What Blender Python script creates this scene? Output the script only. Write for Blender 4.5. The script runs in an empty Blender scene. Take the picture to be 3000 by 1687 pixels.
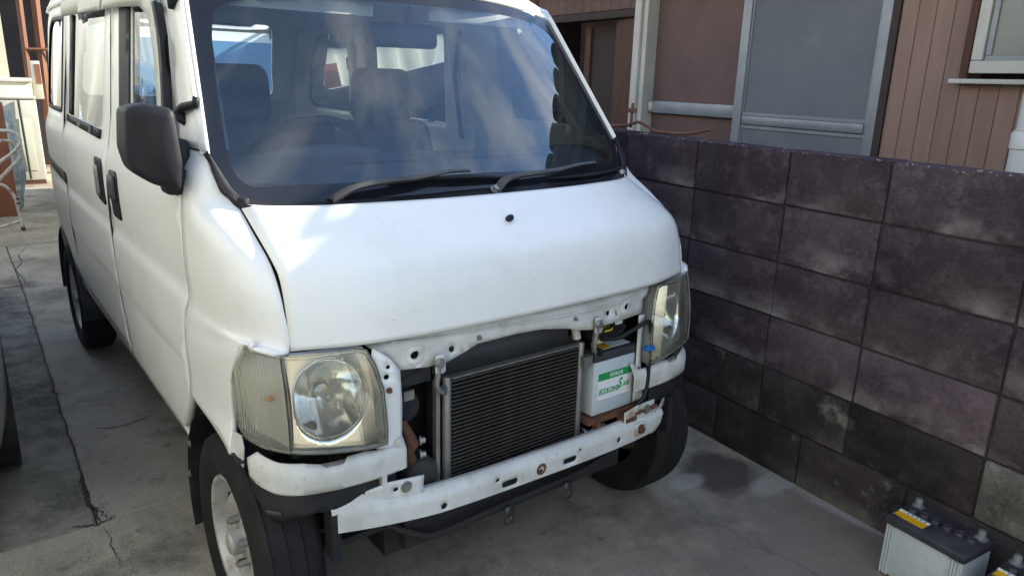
import bpy, bmesh, math, random
from mathutils import Vector, Matrix, geometry
random.seed(7)
R = math.radians
scene = bpy.context.scene
C = scene.collection
# ------------------------------------------------------------------ camera
cam_d = bpy.data.cameras.new('camera'); cam = bpy.data.objects.new('camera', cam_d); C.objects.link(cam)
RT = Vector((0.79393771, -0.60744304, 0.0259974)); UP = Vector((0.14727327, 0.23362215, 0.9611094)); FW = Vector((0.58989278, 0.75923227, -0.27494156))
M = Matrix.Identity(4)
for i in range(3):
    M[i][0] = RT[i]; M[i][1] = UP[i]; M[i][2] = -FW[i]
M[0][3], M[1][3], M[2][3] = -1.10023, -1.46262, 1.24477
cam.matrix_world = M
cam_d.sensor_width = 36; cam_d.lens = 25.672; cam_d.clip_start = .02; cam_d.clip_end = 500
scene.camera = cam
# ------------------------------------------------------------------ sky and sun
SUN = Vector((1.8, -.42, 1.0)).normalized()
world = bpy.data.worlds.new('World'); scene.world = world; world.use_nodes = True
wn = world.node_tree; wn.nodes.clear()
def wnode(t, **k):
    n = wn.nodes.new(t)
    for a, b in k.items(): setattr(n, a, b)
    return n
sky = wnode('ShaderNodeTexSky', sky_type='NISHITA', sun_disc=False)
sky.sun_elevation = math.asin(SUN.z); sky.sun_rotation = math.atan2(SUN.x, SUN.y)
sky.air_density = 1.0; sky.dust_density = 0.0; sky.ozone_density = 2.6
tc = wnode('ShaderNodeTexCoord'); mp = wnode('ShaderNodeMapping'); mp.inputs['Scale'].default_value = (1.6, 2.6, 3.2); mp.inputs['Location'].default_value = (12.33, 6.39, 19.17)
nz = wnode('ShaderNodeTexNoise'); nz.inputs['Scale'].default_value = 2.1; nz.inputs['Detail'].default_value = 6; nz.inputs['Roughness'].default_value = .55
rp = wnode('ShaderNodeValToRGB'); rp.color_ramp.elements[0].position = .47; rp.color_ramp.elements[1].position = .82; rp.color_ramp.elements[1].color = (.62, .62, .62, 1)
mx = wnode('ShaderNodeMixRGB'); mx.inputs[2].default_value = (9.6, 9.3, 8.8, 1)
bg = wnode('ShaderNodeBackground'); bg.inputs[1].default_value = .15
wo = wnode('ShaderNodeOutputWorld')
L = wn.links.new
L(tc.outputs['Generated'], mp.inputs[0]); L(mp.outputs[0], nz.inputs['Vector']); L(nz.outputs[0], rp.inputs[0])
L(rp.outputs[0], mx.inputs[0]); L(sky.outputs[0], mx.inputs[1]); L(mx.outputs[0], bg.inputs[0]); L(bg.outputs[0], wo.inputs[0])
sl = bpy.data.lights.new('sun', 'SUN'); sl.energy = 5.0; sl.angle = R(.55); sl.color = (1, .93, .82)
so = bpy.data.objects.new('sun', sl); C.objects.link(so); so.rotation_euler = SUN.to_track_quat('Z', 'Y').to_euler(); so.location = (6, -2, 8)
vs = scene.view_settings; vs.view_transform = 'Standard'; vs.look = 'None'; vs.gamma = 1; vs.exposure = 1.38; vs.use_curve_mapping = False
scene.render.engine = 'CYCLES'
scene.cycles.max_bounces = 6; scene.cycles.diffuse_bounces = 3; scene.cycles.glossy_bounces = 3; scene.cycles.transparent_max_bounces = 10; scene.cycles.caustics_reflective = False; scene.cycles.caustics_refractive = False

# ------------------------------------------------------------------ materials
MATS = {}
def pmat(name, c1, c2=None, scale=6, rough=.5, metal=0, bump=0, bscale=80, coat=0, spec=.5, detail=6, lo=.35, hi=.65, extra=None, coord='Object', rough2=None, stretch=None, vary=0):
    """principled material with a noise mix of two colours, optional fine bump"""
    m = bpy.data.materials.new(name); m.use_nodes = True; nt = m.node_tree; nd = nt.nodes; lk = nt.links.new
    b = nd['Principled BSDF']
    b.inputs['Roughness'].default_value = rough; b.inputs['Metallic'].default_value = metal
    b.inputs['Coat Weight'].default_value = coat; b.inputs['Coat Roughness'].default_value = .10
    b.inputs['Specular IOR Level'].default_value = spec
    if c2 is None: c2 = tuple(min(1, v * 1.15) for v in c1)
    t = nd.new('ShaderNodeTexCoord'); src = t.outputs[coord]
    if coord == 'World':
        pass
    if stretch:
        mpn = nd.new('ShaderNodeMapping'); mpn.inputs['Scale'].default_value = stretch; lk(src, mpn.inputs[0]); src = mpn.outputs[0]
    n = nd.new('ShaderNodeTexNoise'); n.inputs['Scale'].default_value = scale; n.inputs['Detail'].default_value = detail; n.inputs['Roughness'].default_value = .6
    lk(src, n.inputs['Vector'])
    r = nd.new('ShaderNodeValToRGB'); r.color_ramp.elements[0].position = lo; r.color_ramp.elements[1].position = hi
    r.color_ramp.elements[0].color = (*c1, 1); r.color_ramp.elements[1].color = (*c2, 1)
    lk(n.outputs[0], r.inputs[0])
    col = r.outputs[0]
    if extra: col = extra(nt, src, col)
    if vary:
        oi = nd.new('ShaderNodeObjectInfo'); rv_ = nd.new('ShaderNodeMapRange'); rv_.inputs[3].default_value = 1 - vary; rv_.inputs[4].default_value = 1 + vary; lk(oi.outputs['Random'], rv_.inputs[0])
        hv = nd.new('ShaderNodeHueSaturation'); lk(rv_.outputs[0], hv.inputs['Value']); lk(col, hv.inputs['Color']); col = hv.outputs[0]
    lk(col, b.inputs['Base Color'])
    if rough2 is not None:
        mr = nd.new('ShaderNodeMapRange'); mr.inputs[3].default_value = rough; mr.inputs[4].default_value = rough2; lk(n.outputs[0], mr.inputs[0]); lk(mr.outputs[0], b.inputs['Roughness'])
    if bump:
        n2 = nd.new('ShaderNodeTexNoise'); n2.inputs['Scale'].default_value = bscale; n2.inputs['Detail'].default_value = 5; lk(t.outputs[coord], n2.inputs['Vector'])
        bp = nd.new('ShaderNodeBump'); bp.inputs['Strength'].default_value = bump; bp.inputs['Distance'].default_value = .004; lk(n2.outputs[0], bp.inputs['Height']); lk(bp.outputs[0], b.inputs['Normal'])
    MATS[name] = m
    return m
def stain_or_sheen(scale, lo, hi, c, seed=0, stretch=(1, 1, 1), amt=1.0, detail=8, rough=.65):
    """returns an extra() that mixes colour c in where a second noise is high"""
    def f(nt, src, col):
        nd = nt.nodes; lk = nt.links.new
        mpn = nd.new('ShaderNodeMapping'); mpn.inputs['Location'].default_value = (seed * 3.7, seed * 1.3, seed * 2.1); mpn.inputs['Scale'].default_value = stretch; lk(src, mpn.inputs[0])
        n = nd.new('ShaderNodeTexNoise'); n.inputs['Scale'].default_value = scale; n.inputs['Detail'].default_value = detail; n.inputs['Roughness'].default_value = rough; lk(mpn.outputs[0], n.inputs['Vector'])
        r = nd.new('ShaderNodeMapRange'); r.inputs[1].default_value = lo; r.inputs[2].default_value = hi; r.inputs[4].default_value = amt; lk(n.outputs[0], r.inputs[0])
        m = nd.new('ShaderNodeMixRGB'); m.inputs[2].default_value = (*c, 1); lk(r.outputs[0], m.inputs[0]); lk(col, m.inputs[1])
        return m.outputs[0]
    return f
def cracks(scale, w, c, seed=0, amt=1.0):
    def f(nt, src, col):
        nd = nt.nodes; lk = nt.links.new
        n = nd.new('ShaderNodeTexNoise'); n.inputs['Scale'].default_value = 3; n.inputs['Detail'].default_value = 6; lk(src, n.inputs['Vector'])
        a = nd.new('ShaderNodeMixRGB'); a.blend_type = 'ADD'; a.inputs[0].default_value = .35; lk(src, a.inputs[1]); lk(n.outputs[1], a.inputs[2])
        v = nd.new('ShaderNodeTexVoronoi'); v.feature = 'DISTANCE_TO_EDGE'; v.inputs['Scale'].default_value = scale; lk(a.outputs[0], v.inputs['Vector'])
        r = nd.new('ShaderNodeMapRange'); r.inputs[1].default_value = w; r.inputs[2].default_value = 0; r.inputs[4].default_value = amt; lk(v.outputs[0], r.inputs[0])
        # only here and there
        n3 = nd.new('ShaderNodeTexNoise'); n3.inputs['Scale'].default_value = .9; lk(src, n3.inputs['Vector'])
        r3 = nd.new('ShaderNodeMapRange'); r3.inputs[1].default_value = .5; r3.inputs[2].default_value = .62; lk(n3.outputs[0], r3.inputs[0])
        mu = nd.new('ShaderNodeMath'); mu.operation = 'MULTIPLY'; lk(r.outputs[0], mu.inputs[0]); lk(r3.outputs[0], mu.inputs[1])
        m = nd.new('ShaderNodeMixRGB'); m.inputs[2].default_value = (*c, 1); lk(mu.outputs[0], m.inputs[0]); lk(col, m.inputs[1])
        return m.outputs[0]
    return f
def spot(x, y, rx, ry, c, amt=.8, seed=0, soft=.35):
    """irregular stains, or ground shade painted in, at a fixed place (object coordinates)"""
    def f(nt, src, col):
        nd = nt.nodes; lk = nt.links.new
        n = nd.new('ShaderNodeTexNoise'); n.inputs['Scale'].default_value = 9; n.inputs['Detail'].default_value = 9; n.inputs['Roughness'].default_value = .7; lk(src, n.inputs['Vector'])
        s_ = nd.new('ShaderNodeVectorMath'); s_.operation = 'SUBTRACT'; lk(src, s_.inputs[0]); s_.inputs[1].default_value = (x, y, 0)
        m_ = nd.new('ShaderNodeVectorMath'); m_.operation = 'MULTIPLY'; lk(s_.outputs[0], m_.inputs[0]); m_.inputs[1].default_value = (1 / rx, 1 / ry, 0)
        l_ = nd.new('ShaderNodeVectorMath'); l_.operation = 'LENGTH'; lk(m_.outputs[0], l_.inputs[0])
        a = nd.new('ShaderNodeMath'); a.operation = 'ADD'; lk(l_.outputs['Value'], a.inputs[0]); lk(n.outputs[0], a.inputs[1])
        r = nd.new('ShaderNodeMapRange'); r.inputs[1].default_value = 1.5; r.inputs[2].default_value = 1.5 - soft; r.inputs[4].default_value = amt; lk(a.outputs[0], r.inputs[0])
        m = nd.new('ShaderNodeMixRGB'); m.inputs[2].default_value = (*c, 1); lk(r.outputs[0], m.inputs[0]); lk(col, m.inputs[1])
        return m.outputs[0]
    return f
def chain(*fs):
    def f(nt, src, col):
        for g in fs: col = g(nt, src, col)
        return col
    return f
def glass(name, tint=(.9, .95, .95), ior=1.5, rough=0.0, haze=0.0, hazecol=(.5, .5, .5), bump=None, boost=1.0):
    """thin pane: tinted see-through plus a fresnel mirror and a little dust"""
    m = bpy.data.materials.new(name); m.use_nodes = True; nt = m.node_tree; nd = nt.nodes; nd.clear(); lk = nt.links.new
    o = nd.new('ShaderNodeOutputMaterial'); tr = nd.new('ShaderNodeBsdfTransparent'); tr.inputs[0].default_value = (*tint, 1)
    gl = nd.new('ShaderNodeBsdfGlossy'); gl.inputs['Roughness'].default_value = rough
    fr = nd.new('ShaderNodeFresnel'); fr.inputs[0].default_value = ior
    mb = nd.new('ShaderNodeMath'); mb.operation = 'MULTIPLY'; mb.inputs[1].default_value = boost; mb.use_clamp = True; lk(fr.outputs[0], mb.inputs[0])
    mx = nd.new('ShaderNodeMixShader'); lk(mb.outputs[0], mx.inputs[0]); lk(gl.outputs[0], mx.inputs[2])
    body = tr.outputs[0]
    if haze:
        df = nd.new('ShaderNodeBsdfDiffuse'); df.inputs[0].default_value = (*hazecol, 1)
        t = nd.new('ShaderNodeTexCoord'); n = nd.new('ShaderNodeTexNoise'); n.inputs['Scale'].default_value = 14; n.inputs['Detail'].default_value = 9; lk(t.outputs['Object'], n.inputs['Vector'])
        r = nd.new('ShaderNodeMapRange'); r.inputs[1].default_value = .3; r.inputs[2].default_value = .75; r.inputs[3].default_value = haze * .5; r.inputs[4].default_value = haze * 1.5; lk(n.outputs[0], r.inputs[0])
        m2 = nd.new('ShaderNodeMixShader'); lk(r.outputs[0], m2.inputs[0]); lk(tr.outputs[0], m2.inputs[1]); lk(df.outputs[0], m2.inputs[2]); body = m2.outputs[0]
    if bump:
        t = nd.new('ShaderNodeTexCoord'); w = nd.new('ShaderNodeTexWave'); w.bands_direction = bump[0]; w.inputs['Scale'].default_value = bump[1]; lk(t.outputs['Object'], w.inputs['Vector'])
        bp = nd.new('ShaderNodeBump'); bp.inputs['Strength'].default_value = bump[2]; bp.inputs['Distance'].default_value = .003; lk(w.outputs[0], bp.inputs['Height']); lk(bp.outputs[0], gl.inputs['Normal']); lk(bp.outputs[0], fr.inputs['Normal'])
    lk(body, mx.inputs[1]); lk(mx.outputs[0], o.inputs[0])
    MATS[name] = m
    return m
grime = stain_or_sheen(3.2, .50, .78, (.50, .49, .45), 1, amt=.35)
pmat('paint', (.81, .80, .77), (.78, .77, .74), 2.5, rough=.36, coat=.22, extra=chain(grime, stain_or_sheen(9, .60, .80, (.55, .54, .50), 7, amt=.35, stretch=(3, 3, .35)), stain_or_sheen(26, .64, .80, (.42, .41, .38), 5, amt=.40), stain_or_sheen(120, .72, .78, (.25, .22, .18), 11, amt=.6, detail=2)))
pmat('paint_dirty', (.66, .66, .63), (.50, .49, .45), 9, rough=.5, extra=chain(stain_or_sheen(14, .55, .75, (.33, .30, .25), 2, amt=.6), stain_or_sheen(40, .62, .72, (.22, .20, .17), 8, amt=.5)))
pmat('paint_rusty', (.66, .65, .60), (.52, .50, .43), 9, rough=.55, extra=chain(stain_or_sheen(12, .52, .66, (.30, .14, .06), 4, amt=.9), stain_or_sheen(30, .58, .68, (.16, .07, .03), 9, amt=.8)))
pmat('rust', (.16, .065, .03), (.08, .035, .02), 30, rough=.85, bump=.6, bscale=160)
pmat('black_plastic', (.0085, .009, .011), (.013, .013, .016), 12, rough=.55, spec=.3, bump=.15, bscale=400)
pmat('grey_plastic', (.028, .029, .034), (.044, .045, .05), 8, rough=.55, bump=.1, bscale=300)
pmat('dusty_black', (.015, .016, .019), (.060, .056, .050), 7, rough=.6, spec=.3, lo=.48, hi=.85)
pmat('frit', (.012, .013, .018), (.016, .017, .022), 5, rough=.12)
pmat('rubber', (.010, .010, .011), (.021, .020, .019), 9, spec=.25, rough=.8, bump=.25, bscale=120)
pmat('dark', (.010, .010, .011), (.02, .019, .018), 8, rough=.8)
pmat('dark_metal', (.05, .05, .052), (.085, .083, .08), 14, rough=.5, metal=.6)
pmat('steel', (.45, .45, .45), (.35, .34, .33), 20, rough=.4, metal=.9, extra=stain_or_sheen(25, .55, .7, (.2, .13, .08), 3, amt=.5))
pmat('alloy', (.34, .335, .325), (.24, .235, .225), 26, rough=.5, metal=.7)
pmat('tube_metal', (.13, .115, .105), (.085, .075, .07), 26, rough=.55, metal=.6)
pmat('chrome', (.9, .9, .9), (.85, .85, .85), 3, rough=.08, metal=1)
pmat('rod_chrome', (.92, .90, .90), (.8, .78, .78), 30, rough=.32, metal=.8)
pmat('reflector', (.96, .96, .94), (.90, .89, .84), 6, rough=.14, metal=.82)
pmat('housing', (.34, .34, .32), (.26, .26, .25), 6, rough=.4)
pmat('reflector_white', (.92, .92, .88), (.86, .85, .80), 6, rough=.25, metal=.35)
pmat('wiper_grey', (.040, .039, .040), (.075, .070, .066), 16, rough=.55)
pmat('orange', (.8, .22, .03), (.7, .16, .02), 10, rough=.3)
pmat('wheel_paint', (.56, .56, .55), (.40, .38, .35), 7, rough=.4, metal=.3, extra=chain(stain_or_sheen(16, .5, .68, (.20, .13, .07), 6, amt=.7)))
pmat('seat_cloth', (.026, .030, .044), (.042, .047, .062), 60, rough=.9)
pmat('dash', (.060, .072, .085), (.076, .088, .10), 20, rough=.62, bump=.1, bscale=500)
pmat('headliner', (.62, .63, .61), (.68, .69, .67), 6, rough=.9)
pmat('trim_grey', (.50, .52, .51), (.56, .58, .57), 6, rough=.7)
pmat('visor', (.40, .41, .37), (.33, .33, .29), 5, rough=.35, stretch=(1, 1, .3))
pmat('batt_case', (.52, .57, .60), (.46, .50, .53), 6, rough=.45, extra=stain_or_sheen(10, .55, .75, (.30, .30, .28), 2, amt=.5))
pmat('batt_lid', (.022, .022, .028), (.05, .05, .058), 14, rough=.5)
pmat('label_white', (.78, .79, .79), (.74, .75, .75), 6, rough=.4)
pmat('label_green', (.02, .30, .09), (.018, .26, .08), 6, rough=.4)
pmat('label_yellow', (.72, .40, .01), (.62, .33, .01), 12, rough=.45)
pmat('ink', (.03, .03, .03), (.05, .05, .05), 6, rough=.5)
pmat('blue_clip', (.01, .16, .55), (.01, .13, .45), 6, rough=.4)
pmat('plug_yellow', (.65, .5, .04), (.5, .4, .04), 10, rough=.5)
pmat('lead', (.20, .205, .22), (.12, .125, .13), 30, rough=.6, metal=.4)
glass('windshield_glass', (.90, .97, .99), 1.52, haze=.02, hazecol=(.45, .5, .55), boost=2.5)
glass('window_glass', (.90, .95, .93), 1.52, boost=1.4)
glass('lens_clear', (.98, .97, .91), 1.5, rough=.03, haze=.09, hazecol=(.90, .85, .66))
glass('lens_ribbed', (.96, .96, .91), 1.5, rough=.04, haze=.12, hazecol=(.92, .89, .76))
glass('plastic_bag', (.72, .80, .82), 1.3, rough=.2, haze=.5, hazecol=(.62, .72, .75))
# setting
pmat('concrete', (.315, .272, .200), (.445, .388, .295), 2.2, rough=.9, bump=1.0, bscale=160, coord='Object',
     extra=chain(stain_or_sheen(.9, .47, .70, (.140, .125, .100), 1, amt=.6), stain_or_sheen(2.8, .53, .68, (.085, .078, .066), 2, amt=.8), stain_or_sheen(5.5, .55, .68, (.40, .38, .33), 3, amt=.65), stain_or_sheen(8, .57, .68, (.13, .115, .09), 23, amt=.55), stain_or_sheen(34, .58, .75, (.09, .085, .075), 6, amt=.6), stain_or_sheen(150, .56, .70, (.46, .43, .36), 8, amt=.8, detail=3), stain_or_sheen(170, .56, .68, (.07, .065, .055), 18, amt=.7, detail=3), stain_or_sheen(1.6, .55, .70, (.10, .095, .08), 12, amt=.6, stretch=(1, .4, 1)), stain_or_sheen(11, .62, .72, (.05, .045, .04), 13, amt=.6), cracks(.30, .0022, (.05, .048, .042)), spot(.65, -.65, 1.0, .8, (.115, .106, .092), .75, soft=.7), spot(.80, -.17, .16, .15, (.045, .040, .036), .85), spot(.66, -.15, .09, .05, (.40, .38, .35), .6), spot(.90, -.32, .14, .06, (.36, .35, .32), .6), spot(.93, -.55, .05, .22, (.36, .35, .32), .6), spot(-.80, 2.2, .12, .5, (.40, .38, .33), .4)))  # broad soft spot: ground shade near the wall painted in along with dirt
pmat('rough_concrete', (.150, .134, .105), (.330, .298, .240), 9, rough=.95, bump=1.0, bscale=90,
     extra=chain(stain_or_sheen(3, .5, .66, (.045, .046, .036), 4, amt=.8), stain_or_sheen(60, .54, .68, (.34, .32, .28), 5, amt=.8), stain_or_sheen(1.4, .52, .66, (.06, .075, .03), 7, amt=.5)))
pmat('mortar', (.032, .025, .030), (.055, .044, .049), 20, rough=.95, bump=.6)
def block_mat(name, dark, mid, pale, pale_amt, moss):
    m = bpy.data.materials.new(name); m.use_nodes = True; nt = m.node_tree; nd = nt.nodes; lk = nt.links.new; b = nd['Principled BSDF']; b.inputs['Roughness'].default_value = .93; b.inputs['Specular IOR Level'].default_value = .25
    t = nd.new('ShaderNodeTexCoord'); oi = nd.new('ShaderNodeObjectInfo')
    ad = nd.new('ShaderNodeVectorMath'); ad.operation = 'ADD'; lk(t.outputs['Object'], ad.inputs[0]); lk(oi.outputs['Location'], ad.inputs[1]); P = ad.outputs[0]
    def noise(scale, lo, hi, detail=8, rough=.65, st=None):
        v = P
        if st:
            mpn = nd.new('ShaderNodeMapping'); mpn.inputs['Scale'].default_value = st; lk(P, mpn.inputs[0]); v = mpn.outputs[0]
        n = nd.new('ShaderNodeTexNoise'); n.inputs['Scale'].default_value = scale; n.inputs['Detail'].default_value = detail; n.inputs['Roughness'].default_value = rough; lk(v, n.inputs['Vector'])
        r = nd.new('ShaderNodeMapRange'); r.inputs[1].default_value = lo; r.inputs[2].default_value = hi; lk(n.outputs[0], r.inputs[0]); return r.outputs[0]
    def mixc(f, a, c, amt=1.0):
        x = nd.new('ShaderNodeMixRGB'); 
        if amt != 1.0:
            mm = nd.new('ShaderNodeMath'); mm.operation = 'MULTIPLY'; mm.inputs[1].default_value = amt; lk(f, mm.inputs[0]); f = mm.outputs[0]
        lk(f, x.inputs[0])
        if isinstance(a, tuple): x.inputs[1].default_value = (*a, 1)
        else: lk(a, x.inputs[1])
        x.inputs[2].default_value = (*c, 1); return x.outputs[0]
    col = mixc(noise(3.0, .36, .62), mid, dark)
    col = mixc(noise(14, .52, .75), col, tuple(v * 1.9 for v in mid), .55)
    col = mixc(noise(70, .52, .80, 4), col, tuple(v * 1.9 for v in mid), .35)
    col = mixc(noise(90, .52, .70, 3), col, tuple(v * .5 for v in dark), .4)
    # lime bloom along the lower part of some blocks
    sx = nd.new('ShaderNodeSeparateXYZ'); lk(t.outputs['Object'], sx.inputs[0])
    g = nd.new('ShaderNodeMapRange'); g.inputs[1].default_value = -.01; g.inputs[2].default_value = -.085; lk(sx.outputs['Z'], g.inputs[0])
    nn = noise(3.6, .48, .64, 8, .6, (1, .8, 1.3)); mu = nd.new('ShaderNodeMath'); mu.operation = 'MULTIPLY'; lk(g.outputs[0], mu.inputs[0]); lk(nn, mu.inputs[1])
    col = mixc(mu.outputs[0], col, pale, pale_amt)
    if moss: col = mixc(noise(2.2, .60, .66, 9, .7), col, pale, .8); col = mixc(noise(2.0, .50, .66), col, (.012, .011, .008), .8)
    rv_ = nd.new('ShaderNodeMapRange'); rv_.inputs[3].default_value = .72; rv_.inputs[4].default_value = 1.25; lk(oi.outputs['Random'], rv_.inputs[0])
    hv = nd.new('ShaderNodeHueSaturation'); lk(rv_.outputs[0], hv.inputs['Value']); lk(col, hv.inputs['Color']); lk(hv.outputs[0], b.inputs['Base Color'])
    n2 = nd.new('ShaderNodeTexNoise'); n2.inputs['Scale'].default_value = 150; n2.inputs['Detail'].default_value = 6; lk(P, n2.inputs['Vector'])
    bp = nd.new('ShaderNodeBump'); bp.inputs['Strength'].default_value = .9; bp.inputs['Distance'].default_value = .005; lk(n2.outputs[0], bp.inputs['Height']); lk(bp.outputs[0], b.inputs['Normal'])
    MATS[name] = m
block_mat('block', (.040, .027, .038), (.100, .074, .085), (.33, .30, .31), .95, False)
block_mat('block_pale', (.10, .09, .08), (.26, .25, .215), (.34, .33, .29), .8, False)
block_mat('block_low', (.026, .019, .022), (.066, .052, .054), (.23, .215, .185), .7, True)
pmat('siding', (.270, .178, .148), (.230, .148, .124), 4, rough=.7, vary=.12, stretch=(6, 6, .8), extra=stain_or_sheen(30, .6, .8, (.13, .075, .055), 2, amt=.5, stretch=(1, 1, .15)))
pmat('plywood', (.150, .092, .086), (.112, .070, .066), 3, rough=.75, extra=stain_or_sheen(5, .55, .8, (.07, .04, .035), 2, amt=.6))
pmat('old_wood', (.10, .042, .026), (.06, .026, .018), 8, rough=.7, stretch=(9, 9, .8), extra=stain_or_sheen(10, .55, .75, (.035, .02, .016), 3, amt=.8, stretch=(4, 4, .4)))
pmat('warm_wood', (.20, .075, .03), (.13, .05, .02), 7, rough=.6, stretch=(8, 8, .6))
pmat('aluminium', (.27, .295, .33), (.22, .24, .275), 10, rough=.42, metal=.35)
pmat('screen', (.130, .142, .168), (.160, .170, .196), 3, rough=.75, bump=.4, bscale=900, extra=stain_or_sheen(3.5, .58, .75, (.24, .25, .24), 5, amt=.55))  # pale patches are faint reflections painted into the screen colour
pmat('frosted', (.20, .215, .205), (.26, .27, .255), 3, rough=.3)
pmat('white_pvc', (.60, .62, .62), (.52, .53, .52), 3, rough=.45)
pmat('white_frame', (.54, .53, .50), (.46, .45, .43), 6, rough=.5)
pmat('dark_brown', (.045, .026, .024), (.03, .018, .018), 10, rough=.7)
pmat('interior_dark', (.03, .022, .022), (.045, .032, .03), 3, rough=.8)
pmat('tile', (.10, .105, .11), (.07, .075, .08), 8, rough=.45)
pmat('corrugated', (.42, .43, .42), (.34, .35, .34), 3, rough=.5, metal=.2)
pmat('corr_white', (.46, .47, .42), (.40, .41, .37), 2, rough=.5)
pmat('cream', (.62, .58, .42), (.55, .51, .37), 4, rough=.5)
pmat('washer_white', (.52, .50, .43), (.45, .43, .36), 4, rough=.35, extra=stain_or_sheen(8, .6, .8, (.35, .28, .2), 3, amt=.5))
pmat('washer_panel', (.52, .54, .42), (.47, .49, .38), 4, rough=.4)
pmat('brown_board', (.26, .095, .045), (.20, .07, .035), 5, rough=.6)
pmat('tube_paint', (.62, .60, .53), (.50, .45, .36), 18, rough=.5, extra=stain_or_sheen(30, .52, .64, (.22, .09, .04), 3, amt=.9))
pmat('car_grey', (.20, .215, .19), (.18, .19, .17), 3, rough=.28, coat=.6)
pmat('car_blue', (.10, .22, .36), (.09, .2, .33), 3, rough=.1)

# ------------------------------------------------------------------ helpers
def link(name, me, mat, parent=None):
    o = bpy.data.objects.new(name, me); C.objects.link(o)
    if mat is not None and not me.materials:
        me.materials.append(MATS[mat])
    if parent is not None: o.parent = parent
    return o
def empty(name, loc=(0, 0, 0), rz=0, parent=None):
    o = bpy.data.objects.new(name, None); C.objects.link(o); o.location = loc; o.rotation_euler = (0, 0, rz); o.empty_display_size = .1
    if parent is not None: o.parent = parent
    return o
def tag(o, label=None, cat=None, group=None, kind=None):
    if label: o['label'] = label
    if cat: o['category'] = cat
    if group: o['group'] = group
    if kind: o['kind'] = kind
    return o
def mesh(verts, faces, smooth=True, ref=None, auto=None, name='m'):
    me = bpy.data.meshes.new(name); me.from_pydata([tuple(v) for v in verts], [], faces); me.update()
    if ref is not None:
        s = 0; rv = Vector(ref)
        for p in me.polygons: s += p.normal.dot(p.center - rv) * p.area
        if s < 0: me.flip_normals()
    if smooth:
        for p in me.polygons: p.use_smooth = True
    if auto: me.set_sharp_from_angle(angle=R(auto))
    return me
def from_bm(bm, smooth=False, auto=None):
    me = bpy.data.meshes.new('m'); bmesh.ops.recalc_face_normals(bm, faces=bm.faces); bm.to_mesh(me); bm.free()
    if smooth:
        for p in me.polygons: p.use_smooth = True
    if auto: me.set_sharp_from_angle(angle=R(auto))
    return me
def bm_box(bm, lo, hi, bev=0, seg=2, mat=None):
    lo = Vector(lo); hi = Vector(hi); c = (lo + hi) / 2; s = hi - lo
    r = bmesh.ops.create_cube(bm, size=1)
    vs_ = r['verts']
    for v in vs_: v.co = Vector((v.co.x * s.x, v.co.y * s.y, v.co.z * s.z)) + c
    if bev:
        es = list({e for v in vs_ for e in v.link_edges})
        b = bmesh.ops.bevel(bm, geom=es, offset=bev, segments=seg, profile=.5, affect='EDGES')
        vs_ = list({v for f in b['faces'] for v in f.verts} | {v for v in vs_ if v.is_valid})
    if mat is not None: bmesh.ops.transform(bm, matrix=mat, verts=vs_)
    return vs_
def box(name, lo, hi, mat, parent=None, bev=0, seg=2, auto=40):
    bm = bmesh.new(); bm_box(bm, lo, hi, bev, seg)
    return link(name, from_bm(bm, bool(bev), auto if bev else None), mat, parent)
def boxes(name, L_, mat, parent=None, bev=0):
    bm = bmesh.new()
    for lo, hi in L_: bm_box(bm, lo, hi, bev, 1)
    return link(name, from_bm(bm), mat, parent)
def crom(P, t):
    n = len(P) - 1; i = min(int(t), n - 1); f = t - i
    p1, p2 = P[i], P[i + 1]
    p0 = P[i - 1] if i > 0 else p1 * 2 - p2
    p3 = P[i + 2] if i + 2 <= n else p2 * 2 - p1
    return .5 * ((2 * p1) + (p2 - p0) * f + (2 * p0 - 5 * p1 + 4 * p2 - p3) * f * f + (3 * p1 - p0 - 3 * p2 + p3) * f ** 3)
def spline(P, n):
    P = [Vector(p) for p in P]
    return [crom(P, (len(P) - 1) * i / n) for i in range(n + 1)]
def interp(T, x):
    if x <= T[0][0]: return T[0][1]
    for (a, va), (b, vb) in zip(T[:-1], T[1:]):
        if x <= b: return va + (vb - va) * (x - a) / (b - a)
    return T[-1][1]
class Smooth:
    """catmull-rom table lookup"""
    def __init__(s, T): s.T = T
    def __call__(s, x):
        T = s.T
        if x <= T[0][0]: return T[0][1]
        if x >= T[-1][0]: return T[-1][1]
        i = max(k for k in range(len(T) - 1) if T[k][0] <= x)
        (x1, y1), (x2, y2) = T[i], T[i + 1]
        m1 = (y2 - y1) / (x2 - x1)
        ml = (y1 - T[i - 1][1]) / (x1 - T[i - 1][0]) if i > 0 else m1
        mr = (T[i + 2][1] - y2) / (T[i + 2][0] - x2) if i + 2 < len(T) else m1
        a = 0 if ml * m1 <= 0 else 2 * ml * m1 / (ml + m1)
        b = 0 if mr * m1 <= 0 else 2 * mr * m1 / (mr + m1)
        h = x2 - x1; t = (x - x1) / h
        return (2 * t**3 - 3 * t * t + 1) * y1 + (t**3 - 2 * t * t + t) * h * a + (-2 * t**3 + 3 * t * t) * y2 + (t**3 - t * t) * h * b
def grid(P, ref=None, closed=False, auto=None):
    nr, nc = len(P), len(P[0]); V = [p for r in P for p in r]; F = []
    for i in range(nr - 1):
        for j in range(nc - (0 if closed else 1)):
            k = (j + 1) % nc
            F.append((i * nc + j, i * nc + k, (i + 1) * nc + k, (i + 1) * nc + j))
    return mesh(V, F, True, ref, auto)
def patch(rows, nu, nv, ref=None):
    rr = [spline(r, nu) for r in rows]
    cols = [spline([r[i] for r in rr], nv) for i in range(nu + 1)]
    return grid([[cols[i][j] for i in range(nu + 1)] for j in range(nv + 1)], ref)
def solidify(o, t, offset=-1):
    m = o.modifiers.new('thickness', 'SOLIDIFY'); m.thickness = t; m.offset = offset; m.use_even_offset = False; m.use_quality_normals = False
    return o
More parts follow.
